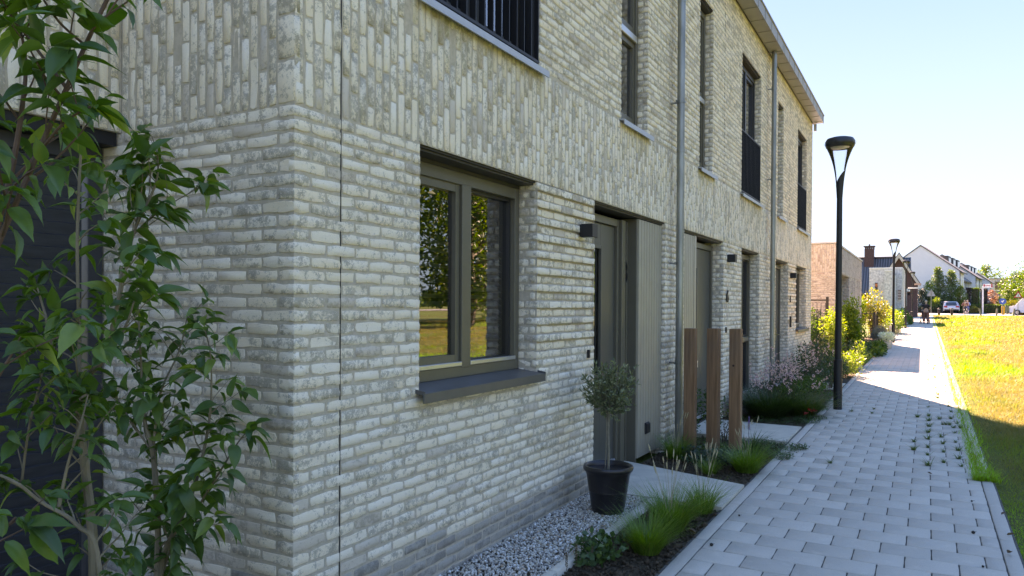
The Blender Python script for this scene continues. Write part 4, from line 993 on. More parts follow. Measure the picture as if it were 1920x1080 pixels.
m = Mat('clear lamp cone'); m.t.nodes.remove(m.b); trn = m.n('ShaderNodeBsdfTransparent'); trn.inputs[0].default_value = (.93, .95, .97, 1); glo = m.n('ShaderNodeBsdfGlossy'); glo.inputs['Roughness'].default_value = .08; lw = m.n('ShaderNodeLayerWeight'); lw.inputs[0].default_value = .25; mxs = m.n('ShaderNodeMixShader')
m.l(lw.outputs['Fresnel'], mxs.inputs[0]); m.l(trn.outputs[0], mxs.inputs[1]); m.l(glo.outputs[0], mxs.inputs[2]); m.l(mxs.outputs[0], m.out.inputs[0]); M['lampglass'] = m.m
M['capm'] = simple('dark brown cap', (.03, .027, .026), .35); M['lu'] = simple('lamp unit', (.5, .48, .42), .3)
lamp(1.335, 12.25, 'nearest street lamp, tall black pole rising beside the path'); lamp(1.33, 33.1, 'second street lamp, beside the low lavender')
lamp(1.36, 50.6, 'third street lamp, before the brown gable'); lamp(1.38, 70.5, 'farthest street lamp, by the walker with the pushchair')

# ================================================================== lawn
def field(parts_spec, name, label, mat):
    parts = []
    for (y0, y1, xa, xb0, xb1, dens, h, w, sg, seed) in parts_spec:
        g = np.random.default_rng(seed); area = (y1-y0)*((xb0+xb1)/2-xa); n = int(area*dens); Y = g.uniform(y0, y1, n); t = (Y-y0)/(y1-y0); X = xa+g.random(n)**1.0*(xb0+(xb1-xb0)*t-xa)
        cl = .75+.5*vnoise(X, Y, 5, 2)+.3*vnoise(X, Y, 14, 8); P = np.stack([X, Y, gzv(Y)-.03], 1); hh = h*np.clip(cl, .35, 1.6)*g.uniform(.55, 1.15, n)
        edge = np.clip((X-xa)/.35, .35, 1); hh = hh*edge
        V, Fs = blade_arrays(P, hh, w*g.uniform(.6, 1.3, n), g.uniform(0, 6.28, n), g.uniform(0, .45, n), g.uniform(.1, .8, n), sg)
        dry = np.clip(.5+.9*vnoise(X, Y, .55, 11)+.6*vnoise(X, Y, 1.7, 12)+np.clip((Y-16)/34, -.5, .25), 0, 1); tone = np.clip(dry*.62+g.random(n)*.38, 0, 1); parts.append((V, Fs, tone))
    o = leaf_obj(name, parts, mat, None); tag(o, label, None, None, 'stuff'); return o
def lawn_mat():
    m = Mat('rough lawn grass'); t = m.attr('tone'); cr_ = m.n('ShaderNodeValToRGB'); m.l(t, cr_.inputs[0]); e = cr_.color_ramp
    e.elements[0].color = (.20, .48, .035, 1); e.elements[0].position = .1; e.elements[1].color = (.27, .215, .08, 1); e.elements[1].position = .95
    q = e.elements.new(.45); q.color = (.17, .26, .03, 1); q = e.elements.new(.7); q.color = (.21, .185, .045, 1)
    m.set(cr_.outputs[0], .55, spec=.3); tl = m.n('ShaderNodeBsdfTranslucent'); hs = m.n('ShaderNodeHueSaturation'); hs.inputs['Value'].default_value = 1.7; hs.inputs['Saturation'].default_value = 1.1; m.l(cr_.outputs[0], hs.inputs['Color']); m.l(hs.outputs[0], tl.inputs[0])
    mx = m.n('ShaderNodeMixShader'); mx.inputs[0].default_value = .4; m.l(m.b.outputs[0], mx.inputs[1]); m.l(tl.outputs[0], mx.inputs[2]); m.l(mx.outputs[0], m.out.inputs[0]); return m.m
M['lawn'] = lawn_mat()
field([(3.0, 10, 3.03, 4.0, 5.0, 3600, .085, .0042, 3, 1), (10, 18, 3.03, 5.0, 6.5, 2000, .11, .0055, 3, 2), (18, 34, 3.02, 6.5, 9.5, 520, .14, .010, 2, 3), (34, 60, 3.0, 9.5, 15, 130, .17, .022, 2, 4), (60, 100, 3.0, 15, 24, 34, .2, .045, 2, 5), (3, 18, 5.0, 16, 16, 420, .12, .009, 2, 6), (18, 34, 6.5, 24, 24, 110, .16, .016, 2, 7), (34, 60, 11, 32, 32, 40, .2, .03, 2, 8), (-6, 3, 3.05, 12, 12, 700, .10, .006, 2, 9)], 'lawn', 'rough sunlit grass field beside the path, green to straw yellow', M['lawn'])
# grass creeping over the right kerb, and weeds in the joints
g = np.random.default_rng(50); n = 9000; Y = 8.0+75*g.random(n)**2.2; X = 3.0+g.normal(0, .035, n)*(1+Y*.03)+.03*vnoise(Y*0, Y, 3, 4)*(1+Y*.05); X = np.where(g.random(n) < .4, 2.93+g.normal(0, .025, n), X)
V, Fs = blade_arrays(np.stack([X, Y, gzv(Y)-.004], 1), g.uniform(.03, .10, n), g.uniform(.003, .006, n), g.uniform(0, 6.28, n), g.uniform(0, .7, n), g.uniform(.1, .9, n), 3)
tag(leaf_obj('kerb_grass', [(V, Fs, g.random(n)*.6)], M['lawn'], None), 'grass growing over the right kerb stones', None, None, 'stuff')
wd = None; g = np.random.default_rng(51)
W_ = [(2.53, 8.49), (2.67, 8.72), (2.82, 8.61), (2.68, 9.32), (2.81, 9.01), (2.53, 9.06), (2.39, 9.3), (2.82, 9.51), (2.68, 9.87), (2.53, 9.53), (2.53, 10.11), (2.67, 10.34), (2.82, 10.75), (2.53, 10.62), (2.82, 11.18), (2.54, 11.14), (2.7, 11.4), (2.87, 11.59), (2.54, 11.67), (2.54, 12.14), (2.4, 11.96), (2.81, 12.01), (2.83, 12.77), (2.53, 13.16), (1.82, 12.04), (1.54, 12.11), (1.82, 12.52), (2.81, 10.04), (2.39, 9.83), (1.67, 8.12), (2.67, 11.9), (2.74, 11.42), (2.78, 11.41), (2.90, 11.2)]
spots = [(x, y, 1.6*g.uniform(.6, 1.25)) for x, y in W_]+[(g.choice([2.53, 2.67, 2.82])+g.normal(0, .01), y, g.uniform(.8, 1.7)) for y in np.arange(13.4, 27, .55)]
for i, (x, y, s_) in enumerate(spots):
    if i == 0:
        root = empty('weed_tuft', (0, 0, 0), 'small green weed tuft growing in a joint of the paved path', 'weed', 'weeds in the paving joints'); nb = 44; q = np.random.default_rng(5); az = q.uniform(0, 6.28, nb)
        V, Fs = blade_arrays(np.zeros((nb, 3))+q.normal(0, .006, (nb, 3))*np.array([1, 1, 0]), q.uniform(.02, .055, nb), q.uniform(.002, .004, nb), az, q.uniform(.3, 1.4, nb), q.uniform(.1, .8, nb), 3)
        bo = leaf_obj('blades', [(V, Fs, q.random(nb))], M['grass'], root); root.location = (x, y, gz(y)); root.scale = (s_,)*3; wd = root
    else: dup(wd, (x, y, gz(y)), g.uniform(0, 6.28), scale=s_)
# litter on the path: dead leaves, seed pods
M['deadleaf'] = leaf_mat('dead leaf', (.10, .055, .03), (.20, .13, .08), None, trans=.1)
def dead_leaf(px, py, label, L=.05, seed=0, dz=.006):
    a = gat(px, py, dz); g = np.random.default_rng(seed); az = g.uniform(0, 6.28); V, Fs = scatter(*broad_leaf(-.35, .35, 7), np.array([[a[0], a[1], gz(a[1])+dz]]), np.array([[math.cos(az), math.sin(az), .1]]), np.array([[.2, .1, 1.]]), np.array([L]), np.array([L*.6]))
    tag(leaf_obj('dead_leaf', [(V, Fs, np.array([.5]))], M['deadleaf'], None), label, 'fallen leaf')
dead_leaf(1308, 1002, 'curled brown leaf on the left kerb beside the soil strip', .07, 1, .012); dead_leaf(1336, 893, 'pale brown leaf lying on the concrete doorstep slab', .035, 2, .026)
dead_leaf(1876, 965, 'dry leaf on the right kerb, topmost of three', .04, 3, .01); dead_leaf(1886, 1003, 'dry leaf on the right kerb, middle of three', .05, 4, .01); dead_leaf(1888, 1036, 'dry torn leaf on the right kerb, lowest of three', .055, 5, .01); dead_leaf(1748, 889, 'pale dry leaf on the paving near the weeds', .04, 6, .008)
for px, py, lb in ((1334, 1024, 'dark round seed pod on the left side of the paving'), (1825, 1001, 'black round seed pod near the right kerb'), (1822, 941, 'small dark seed pod farther along the right side of the paving'), (1843, 1064, 'brown seed husk at the bottom right of the paving'), (1386, 968, 'small dark seed on the paving near the left kerb')):
    a = gat(px, py); s_ = .0125 if 'round' in lb else .008; o = MB().sphere((a[0], a[1], gz(a[1])+s_*.9), (s_, s_*1.1, s_*.9), sub=2, jit=.08).tube([(a[0], a[1], gz(a[1])+s_), (a[0]+.02, a[1]+.004, gz(a[1])+s_*1.6)], [.0015, .001], 5).build('seed_pod', simple('seed pod', (.03, .024, .018), .8)); tag(o, lb, 'seed pod')
#==PART3==
# ================================================================== next buildings along the path
def yX(px, X, y=560):
    return float(atX(px, y, X)[1])
Bk = Bricks(); ZT = 3.56; ZBd = 2.70; Y2, Y2e = 24.2, 34.2; X2 = .10; rs = random.Random(40)
ops = [(25.2, 28.6, -.3, ZBd)]+[(y_, y_+.28, .6, ZBd) for y_ in (29.6, 30.5, 31.9, 32.8)]
h_rows(Bk, (X2, 0, 0), (0, 1, 0), (1, 0, 0), Y2, Y2e, 0, ZBd, ops, rs=rs); v_cols(Bk, (X2, 0, 0), (0, 1, 0), (1, 0, 0), Y2, Y2e, ZBd, ZT-.02, rs=rs)
h_rows(Bk, (X2, Y2, 0), (-1, 0, 0), (0, -1, 0), 0, 3.4, 0, ZBd, [], rs=rs, phase=1); v_cols(Bk, (X2, Y2, 0), (-1, 0, 0), (0, -1, 0), 0, 3.4, ZBd, ZT-.02, rs=rs)
h_rows(Bk, (X2-.9, 0, 0), (0, 1, 0), (1, 0, 0), 25.2, 28.6, 0, ZBd, [], rs=rs)
h_rows(Bk, (X2, 28.6, 0), (-1, 0, 0), (0, -1, 0), 0, .9, 0, ZBd, [], rs=rs)
Q = [wall_quads((X2, 0, 0), (0, 1, 0), (1, 0, 0), Y2+.0065, Y2e, -.3, ZT-.01, ops, .0065), wall_quads((X2, Y2, 0), (-1, 0, 0), (0, -1, 0), .0065, 6, -.3, ZT-.01, [], .0065),
     wall_quads((X2-.9, 0, 0), (0, 1, 0), (1, 0, 0), 25.2, 28.6, -.3, ZBd, [], .0065), wall_quads((X2, 28.6, 0), (-1, 0, 0), (0, -1, 0), .0065, .9, -.3, ZBd, [], .0065)]
for (a, b, c, d) in ops[1:]:
    mbx = MB().box(X2-.2, X2-.16, a-.02, b+.02, .3, ZBd+.05).box(X2-.2, X2-.012, b-.012, b+.01, .3, ZBd); Q.append((mbx.v, mbx.f))
low = empty('low_brick_building', (-2, 29, .2), 'single storey pale brick building with an open porch, behind the first lamp', 'building')
build_brickwork('wall', Bk, Q, [M['brick2'], simple('grey mortar', (.42, .39, .35), .95)], low, 44)
MB().box(X2-6, X2+.03, Y2-.03, Y2e+.03, ZT, ZT+.05, bev=.008).build('coping', M['sill_up'], low); MB().box(X2-6, X2-.02, Y2+.02, Y2e-.02, ZT-.1, ZT-.005).build('flat_roof', M['mortar'], low)
MB().box(X2-.89, X2-.015, 25.2, 28.6, ZBd-.004, ZBd+.02).build('porch_ceiling', M['boards'], low); MB().box(X2-6, X2-5.9, Y2+.02, Y2e-.02, -.2, ZT-.1).build('rear_wall', M['mortar'], low); MB().box(X2-6, X2-.02, Y2e-.05, Y2e-.01, -.2, ZT-.1).build('end_wall', M['mortar'], low)
MB().box(X2-.90, X2-.87, 25.3, 26.2, .25, 2.4).build('door', M['boards'], low)

M['whitebrick'] = simple('white washed wall', (.62, .60, .57), .9, var=.38, sc=7, bump=.004, bsc=40)
M['white'] = simple('white render', (.80, .79, .80), .8, var=.03, sc=1.5); M['whitepaint'] = simple('white paint', (.8, .8, .78), .5, var=.03)
M['winglass'] = simple('dim window glass', (.05, .065, .08), .08, var=.2); M['brown'] = simple('purple brown brick', (.115, .058, .052), .85, var=.25, sc=6)
wb = empty('white_brick_house', (-1.5, 62, .45), 'flat roofed white washed brick house with stepped boxes, left of the second lamp', 'building')
Yw = 60.0
def bx(parent, name, px0, px1, pyt, Y, dy, mat, pyb=None, zb=None):
    a = atY(px0, pyt, Y); b = atY(px1, pyt, Y); z0 = gz(Y)-.2 if pyb is None else float(atY((px0+px1)/2, pyb, Y)[2])
    return MB().box(a[0], b[0], Y, Y+dy, z0, (a[2]+b[2])/2).build(name, M[mat] if isinstance(mat, str) else mat, parent)
bx(wb, 'wall', 1630, 1692, 502.5, 61.0, 9, 'whitebrick'); bx(wb, 'parapet', 1629.5, 1692.5, 501.5, 60.96, 9.1, 'whitepaint', 503.2)
bx(wb, 'front_box', 1659, 1672, 508, 57.0, 3.9, 'whitebrick'); bx(wb, 'front_box_trim', 1658.6, 1672.6, 506.6, 56.96, 4.0, 'whitepaint', 508.2); bx(wb, 'side_box', 1672.05, 1676, 514, 57.2, 3.7, 'white')
o = bx(wb, 'window', 1683, 1690, 542, 60.94, .05, 'whitepaint', 563); 
for i in range(3):
    for j in range(4): bx(o, 'pane', 1683.5+i*2.2, 1685.1+i*2.2, 543+j*5, 60.92, .02, 'winglass', 547+j*5)
o = bx(wb, 'window', 1640.5, 1645.5, 530, 60.9, .08, 'frame_dark', 548); bx(o, 'roller_blind', 1641, 1645, 532, 60.88, .02, simple('orange blind', (.55, .16, .05), .6), 537.5)
# brown gabled house
bh = empty('brown_brick_house', (0, 92, .7), 'dark purple brown brick house with pale verge boards, tiled roof and chimney', 'house')
Yb = 86.0; A = atY(1686, 476, Yb); Bp = atY(1723, 532, Yb); hw = Bp[0]-A[0]; zg = gz(Yb)-.3
MB().prism([(A[0]-hw+.15, Yb, zg), (Bp[0]-.15, Yb, zg), (Bp[0]-.15, Yb, Bp[2]), (A[0], Yb, A[2]-.15), (A[0]-hw+.15, Yb, Bp[2])], (0, 8, 0)).build('wall', M['brown'], bh)
dn = np.array([hw+.12, 0, Bp[2]-A[2]-.1]); 
for s_ in (1, -1):
    d_ = dn*np.array([s_, 1, 1]); 
    MB().prism([(A[0], Yb-.35, A[2]+.16), (A[0]+d_[0], Yb-.35, A[2]+d_[2]+.16), (A[0]+d_[0], Yb-.35, A[2]+d_[2]+.02), (A[0], Yb-.35, A[2]+.02)], (0, 8.6, 0)).build('roof', M['rooftile'], bh)
    MB().prism([(A[0], Yb-.42, A[2]+.02), (A[0]+d_[0]*.99, Yb-.42, A[2]+d_[2]*.99+.02), (A[0]+d_[0]*.99, Yb-.42, A[2]+d_[2]*.99-.38), (A[0], Yb-.42, A[2]-.42)], (0, .06, 0)).build('verge_board', simple('cream board', (.6, .52, .45), .6), bh)
zl = A[2]-.15; xl = float(atY(1606, 480, 90)[0])
m_ = Mat('ridged roof tile'); wv = m_.n('ShaderNodeTexWave'); wv.bands_direction = 'X'; wv.inputs['Scale'].default_value = 1.25; m_.l(m_.co(), wv.inputs['Vector']); wv2 = m_.n('ShaderNodeTexWave'); wv2.bands_direction = 'Z'; wv2.inputs['Scale'].default_value = 1.0; wv2.wave_profile = 'SAW'; m_.l(m_.co(), wv2.inputs['Vector'])
m_.set(m_.mix(wv.outputs['Fac'], (.05, .05, .055), (.16, .155, .16)), .5); m_.bump(m_.math('ADD', wv.outputs['Fac'], wv2.outputs['Fac']), .06); M['tiles'] = m_.m
MB().prism([(xl, 90, zl), (xl, 86.0, zl-3.9), (xl, 86.0, zl-4.05), (xl, 90, zl-.25), (xl, 94, zl-4.05), (xl, 94, zl-3.9)], (A[0]-xl+1, 0, 0)).build('roof', M['tiles'], bh)
MB().tube([(xl, 90, zl+.05), (A[0]+.2, 90, zl+.05)], .12, 8).build('ridge_tiles', M['rooftile'], bh); MB().box(xl+.1, A[0]-hw+.3, 86.5, 93.5, zg, zl-4).build('wall', M['brown'], bh)
c0 = atY(1621.5, 466, 89.5); c1 = atY(1639, 466, 89.5); ch = MB().box(c0[0], c1[0], 89, 90.1, zl-1.5, c0[2]-.1).box(c0[0]-.1, c1[0]+.1, 88.9, 90.2, c0[2]+.16, c0[2]+.24)
cho = ch.build('chimney', M['brown'], bh); q = MB()
for i in range(5): xx = c0[0]+(c1[0]-c0[0])*(i+.1)/4.6; q.box(xx, xx+.12, 89, 90.1, c0[2]-.1, c0[2]+.16)
q.tube([((c0[0]+c1[0])/2, 89.5, c0[2]+.24), ((c0[0]+c1[0])/2, 89.5, c0[2]+.45)], .08); q.build('chimney_cap', M['brown'], cho)
o = bx(bh, 'window', 1691, 1700.5, 547, 85.9, .12, 'whitepaint', 574)
for j in range(3): bx(o, 'pane', 1693, 1699, 549+j*8.4, 85.86, .05, 'winglass', 556+j*8.4)
bx(bh, 'lintel_board', 1684, 1702, 541.5, 85.88, .1, 'whitepaint', 546.5); bx(bh, 'wall_box', 1703, 1706.5, 543, 85.7, .3, 'whitepaint', 546.5)
# white terrace
TC = atY(1799, 508, 118.0); TA = R(-7.5); z0 = 1.05; HE = TC[2]-z0; HR = float(atY(1726, 461, 118.6)[2])-z0; HA = (float(TC[0])-float(atY(1726, 461, 118.6)[0]))/math.cos(TA)
M['slate'] = simple('grey roof tile', (.12, .115, .12), .6, var=.2, sc=2); M['dormer'] = simple('dark dormer cladding', (.035, .04, .045), .5)
def white_house(s, wdt, kind, label):
    c, si = math.cos(TA), math.sin(TA); off = 0 if kind == 'end' else -.9; he = HE if kind == 'end' else HE-.75
    ori = (float(TC[0])-si*s, 118+c*s, z0); root = empty('white_house', ori, label, 'house', 'white houses of the far terrace', TA)
    bk = lambda mb, n, m: mb.build(n, M[m], root, local=True)
    hr = HR if kind == 'end' else HR-1.0
    bk(MB().prism([(off, .0, -.5), (off, .0, he), (-HA, 0, hr), (-2*HA, 0, he), (-2*HA, 0, -.5)], (0, wdt-.02, 0)), 'wall', 'white')
    th = .14; sl = (hr-he)/(HA+off)
    for s_ in (1, -1):
        x1 = off+.35 if s_ == 1 else -2*HA-.35; zz_ = he-.35*sl
        bk(MB().prism([(-HA, -.12 if kind == 'end' else 0, hr+.02), (x1, -.12 if kind == 'end' else 0, zz_+.02), (x1, -.12 if kind == 'end' else 0, zz_+.02+th), (-HA, -.12 if kind == 'end' else 0, hr+.02+th)], (0, wdt+(.1 if kind == 'end' else 0), 0)), 'roof', 'slate')
    o = bk(MB().box(off+.33, off+.42, 0, wdt, he-.36*sl-.02, he-.36*sl+.1), 'gutter', 'slate'); bk(MB().tube([(off+.07, .15, -.2), (off+.07, .15, he-.3), (off+.36, .15, he-.2)], .05, 6), 'drain_pipe', 'slate')
    for i, (ya, yb) in enumerate(((.8, 1.9), (3.0, 4.6))):
        for zb in (.9, 3.3):
            w_ = bk(MB().box(off-.02, off+.03, ya, yb, zb, zb+1.45), 'window', 'whitepaint'); w_.data.materials[0] = M['whitepaint']
            MB().box(off+.02, off+.04, ya+.08, (ya+yb)/2-.04, zb+.08, zb+1.37).box(off+.02, off+.04, (ya+yb)/2+.04, yb-.08, zb+.08, zb+1.37).build('pane', M['winglass'], w_, local=True)
    if kind != 'end':
        d_ = bk(MB().box(off-4.2, off-1.2, 1.2, 4.5, he-.2, he+3.3), 'dormer', 'dormer'); MB().box(off-1.2, off-1.16, 1.5, 4.2, he+1.5, he+3.0).build('dormer_window', M['winglass'], d_, local=True)
    return root
wl = ['white end house with the broad blank gable facing the path', 'white house with a black dormer, first after the broad gable', 'white house with a black dormer, second after the broad gable', 'white house with a black dormer, third after the broad gable', 'white house with a raised roof edge, right of the first three dormers', 'white house with a raised roof edge starting the second half of the terrace', 'white house with a black dormer, nearest of the second dormer group', 'white house with a black dormer, middle of the second dormer group', 'white house with a black dormer, farthest of the second dormer group', 'white house closing the far right end of the terrace']
s = 0
for i, lb in enumerate(wl):
    kd = 'end' if i in (0, 4, 5, 9) else 'mid'; white_house(s, 5.6, kd, lb); s += 5.6
# modern block far right
mbk = empty('flat_block', (24, 200, 1), 'grey flat roofed block with a brown brick panel, behind the hedges', 'building')
bx(mbk, 'wall', 1855, 1891, 523, 190, 12, simple('grey render', (.42, .42, .42), .8)); bx(mbk, 'roof_edge', 1854, 1892, 521.5, 189.8, 12.6, 'slate', 523.2); bx(mbk, 'brick_panel', 1866, 1883.5, 528, 189.7, .3, simple('brown brick panel', (.13, .08, .065), .9), 543.5); bx(mbk, 'lower_storey', 1865, 1892, 545, 189.6, .4, simple('slate blue panel', (.12, .14, .17), .6)); bx(mbk, 'panel_trim', 1865.6, 1885, 543.6, 189.55, .4, 'whitepaint', 544.8)

# ================================================================== trees and hedges
def tree(name, c, h, rw, n, L, mat, label, group=None, seed=0, trunk=.25, cone=0., cat='tree', col='bark', clumps=26):
    g = np.random.default_rng(seed+5); c = np.array([c[0], c[1], gz(c[1])-.05], float); root = empty(name, tuple(c), label, cat, group)
    zt = h*trunk; tr = MB(); tr.tube([c, c+np.array([.02*h*g.normal()*.3, 0, zt]), c+np.array([0, 0, h*.8])], [.018*h+.03, .013*h+.02, .01], 8)
    cc = []; 
    for k in range(clumps):
        t = (k+.5)/clumps; z = zt*.8+(h*.97-zt*.8)*t; prof = (1-t)**.8 if cone > .5 else math.sin(math.pi*(.12+.86*t))**.6
        a = k*2.4+g.normal(0, .3); r_ = rw*prof*g.uniform(.25, .78); p = c+np.array([math.cos(a)*r_, math.sin(a)*r_, z]); cc.append((p, rw*g.uniform(.22, .42)*(.45+.55*prof)))
        tr.tube([c+np.array([0, 0, max(zt*.6, z-.3*h*.3)]), (p+c+np.array([0, 0, z]))/2-np.array([0, 0, .05*h]), p], [.006*h+.008, .004*h+.004, .005], 5)
    tr.build('trunk', M[col], root, smooth=True); i = g.integers(0, clumps, n); d = unit(g.normal(size=(n, 3))); P = np.array([q[0] for q in cc])[i]+d*(np.array([q[1] for q in cc])[i]*(.45+.6*g.random(n)))[:, None]
    D = unit(d+g.normal(0, .6, (n, 3))); N = unit(d+np.array([0, 0, .8])+g.normal(0, .5, (n, 3))); V, Fs = scatter(*LEAF_S, P, D, N, L*g.uniform(.6, 1.3, n), L*.62*g.uniform(.7, 1.2, n)); leaf_obj('crown', [(V, Fs, g.random(n))], mat, root, smooth=False); return root
M['treeleaf'] = leaf_mat('tree leaf', (.04, .085, .018), (.10, .17, .035), (.2, .24, .06), trans=.35, rough=.5); M['oakleaf'] = leaf_mat('grey green leaf', (.07, .12, .05), (.16, .22, .10), None, trans=.3, rough=.5)
M['yew'] = leaf_mat('yew leaf', (.012, .03, .014), (.03, .06, .025), None, trans=.1); M['conif'] = leaf_mat('columnar conifer', (.05, .10, .015), (.13, .2, .03), None, trans=.3); M['redleaf'] = leaf_mat('pink red leaf', (.22, .08, .09), (.38, .20, .20), None, trans=.3); M['goldleaf'] = leaf_mat('golden shrub leaf', (.11, .13, .04), (.19, .18, .06), (.30, .16, .07), trans=.4); M['purple'] = leaf_mat('dark red hedge', (.03, .018, .02), (.06, .03, .03), None, trans=.1)
M['lav'] = leaf_mat('lavender leaf', (.10, .12, .11), (.20, .21, .22), (.26, .22, .32), trans=.2)
def T(px, Y): return (gX(px, Y), Y)
tree('pyramid_oak', T(1758, 113), zY(500, 113)-1.05, 2.1, 3600, .20, M['oakleaf'], 'tall pyramidal grey green tree, left of the pair before the white gable', 'pyramidal trees by the road', 61, .12, 1, clumps=40)
tree('pyramid_oak', T(1783, 112.5), zY(507, 112)-1.05, 2.1, 3600, .20, M['oakleaf'], 'pyramidal tree, right of the pair before the white gable', 'pyramidal trees by the road', 62, .12, 1, clumps=40)
tree('conifer', T(1800, 111.5), zY(536, 111)-1.05, 1.15, 5200, .12, M['conif'], 'broad yellow green columnar conifer between the car and the clipped hedge', None, 63, .03, 0, clumps=40)
tree('yew', T(1728, 112), zY(541, 112)-1.05, 1.3, 6000, .11, M['yew'], 'dark cone shaped evergreen behind the walker', None, 64, .03, 0, clumps=40)
tree('small_tree', T(1744, 116), zY(528, 116)-1.0, 1.5, 1800, .2, M['limeleaf'], 'yellow green small tree behind the grey triangular sign', None, 65, .15, 0)
tree('red_tree', T(1860, 117), zY(545, 117)-1.0, .95, 1500, .13, M['redleaf'], 'small pink red leaved tree behind the low hedge', None, 66, .3, 0)
tree('round_tree', T(1891, 135), zY(544, 135)-1.0, 1.25, 2600, .16, M['treeleaf'], 'round clipped light green tree right of the grey block', None, 67, .3, 0)
tree('broad_tree', T(1912, 150), zY(515, 150)-1.0, 4.4, 4200, .34, M['treeleaf'], 'large broad tree at the right edge beyond the bins', None, 68, .12, 0, clumps=40)
tree('broad_tree', T(1950, 140), 9.5, 4.8, 4200, .34, M['treeleaf'], 'large broad tree just right of the picture edge', None, 69, .15, 0, clumps=40)
tree('broad_tree', T(1848, 260), zY(500, 260)-1.0, 5.5, 2200, .6, M['treeleaf'], 'hazy tree crown rising behind the flat block', None, 70, .2, 0)
bush('cream_shrub', (gX(1752, 110), 110, 2.0), (.95, .8, 1.0), 1800, .13, M['varleaf'], 'creamy flowering shrub at the roadside right of the dark evergreen', seed=71, z0=gz(110))
bush('cream_shrub', (gX(1773, 114), 114, 2.3), (1.1, .8, 1.3), 1800, .15, M['varleaf'], 'pale leaved shrub behind the parked car', seed=72, z0=gz(114))
def hedge(name, px0, px1, pyt, Y, dy, mat, label, n=2600, L=.1, cat='hedge'):
    g = np.random.default_rng(int(px0)); a = atY(px0, pyt, Y); b = atY(px1, pyt, Y); zb = gz(Y); zt = a[2]; root = empty(name, (float((a[0]+b[0])/2), Y+dy/2, zb), label, cat)
    P = np.stack([g.uniform(a[0], b[0], n), Y+dy*g.random(n), zb+(zt-zb)*g.random(n)], 1); f = g.integers(0, 4, n); P[f == 0, 1] = Y; P[f == 1, 2] = zt; P[f == 2, 0] = b[0]; P += g.normal(0, .03, (n, 3))
    D = unit(g.normal(size=(n, 3))+np.array([0, -.2, .5])); N = unit(g.normal(size=(n, 3))+np.array([0, -.5, .6])); V, Fs = scatter(*LEAF_S, P, D, N, L*g.uniform(.7, 1.3, n), L*.7*g.uniform(.7, 1.3, n)); leaf_obj('foliage', [(V, Fs, g.random(n))], mat, root, smooth=False)
    MB().box(a[0]+.08, b[0]-.08, Y+.08, Y+dy-.08, zb, zt-.08).build('inner_twigs', M['yew'], root); return root
hedge('hedge', 1812, 1820, 541, 113, 1.2, M['purple'], 'tall dark red clipped hedge block'); hedge('hedge', 1820.5, 1836, 541, 113.4, 1.2, M['treeleaf'], 'tall green clipped hedge block', 3200); hedge('hedge', 1838, 1851, 543, 116, 1.2, M['purple'], 'dark clipped hedge behind the white sign pole')
hedge('hedge', 1818, 1893, 571.5, 110.5, 1.0, M['conif'], 'long low green hedge along the road', 7000, .09); hedge('hedge', 1700, 1782, 575, 109.5, .6, M['yew'], 'low dark hedge on the far side of the road, left of the car', 5000, .09)
bush('golden_shrub', (gX(1826, 108), 108, 1.5), (.75, .5, .5), 900, .12, M['goldleaf'], 'orange brown ornamental shrub right of the cyclists', seed=73, z0=gz(108)); bush('golden_shrub', (gX(1893, 114), 114, 2.1), (2.2, .6, .5), 1500, .14, M['goldleaf'], 'golden hedge top behind the green bins', seed=74, z0=gz(114))
bush('dark_shrub', (gX(1870, 122), 122, 2.3), (1.7, .8, 1.2), 1500, .16, M['darkleaf'], 'dark shrub below the flat block', seed=75, z0=gz(122))
# trees across the field, mirrored in the panes
tp = None
for i, (x, y, sc_, rz_) in enumerate([(23, 26, 1.0, 0), (26, 33, 1.15, 1), (22.5, 40, .95, 2), (27, 47, 1.2, 3), (23.5, 55, 1.05, 4), (28, 64, 1.1, 5), (25, 75, .9, .7), (33, 92, 1.1, 1.7), (30, 20, 1.1, 2.2), (27, 12, 1.0, 3.1)]):
    lb = 'broad leafy tree across the grass field, mirrored in the window panes'
    if tp is None: tp = tree('field_tree', (x, y), 12.5, 4.3, 7000, .34, M['treeleaf'], lb, 'trees across the field', 80, .16, 0, clumps=46)
    else: dup(tp, (x, y, gz(y)-.05), rz_, scale=sc_)

# far woods closing the horizon: one mass of crowns
g = np.random.default_rng(300); nb_ = 420; bx_ = g.uniform(-160, 330, nb_); by_ = 300+60*g.random(nb_)+np.abs(bx_-40)*.1; far_m = (bx_ < 12) | (bx_ > 26); bx_, by_ = bx_[far_m], by_[far_m]; nb_ = len(bx_)
i = np.repeat(np.arange(nb_), 130); n = len(i); d = unit(g.normal(size=(n, 3))); bh_ = g.uniform(4, 8, nb_); P = np.stack([bx_[i]+d[:, 0]*5, by_[i]+d[:, 1]*4, 1.0+bh_[i]*.55+d[:, 2]*bh_[i]*.55], 1)
V, Fs = scatter(*LEAF_S, P, unit(d+g.normal(0, .6, (n, 3))), unit(d+np.array([0, 0, .8])), g.uniform(1.0, 2.0, n), g.uniform(.8, 1.4, n)); tag(leaf_obj('woodland', [(V, Fs, g.random(n))], M['treeleaf'], None, smooth=False), 'distant woods along the horizon', None, None, 'stuff')
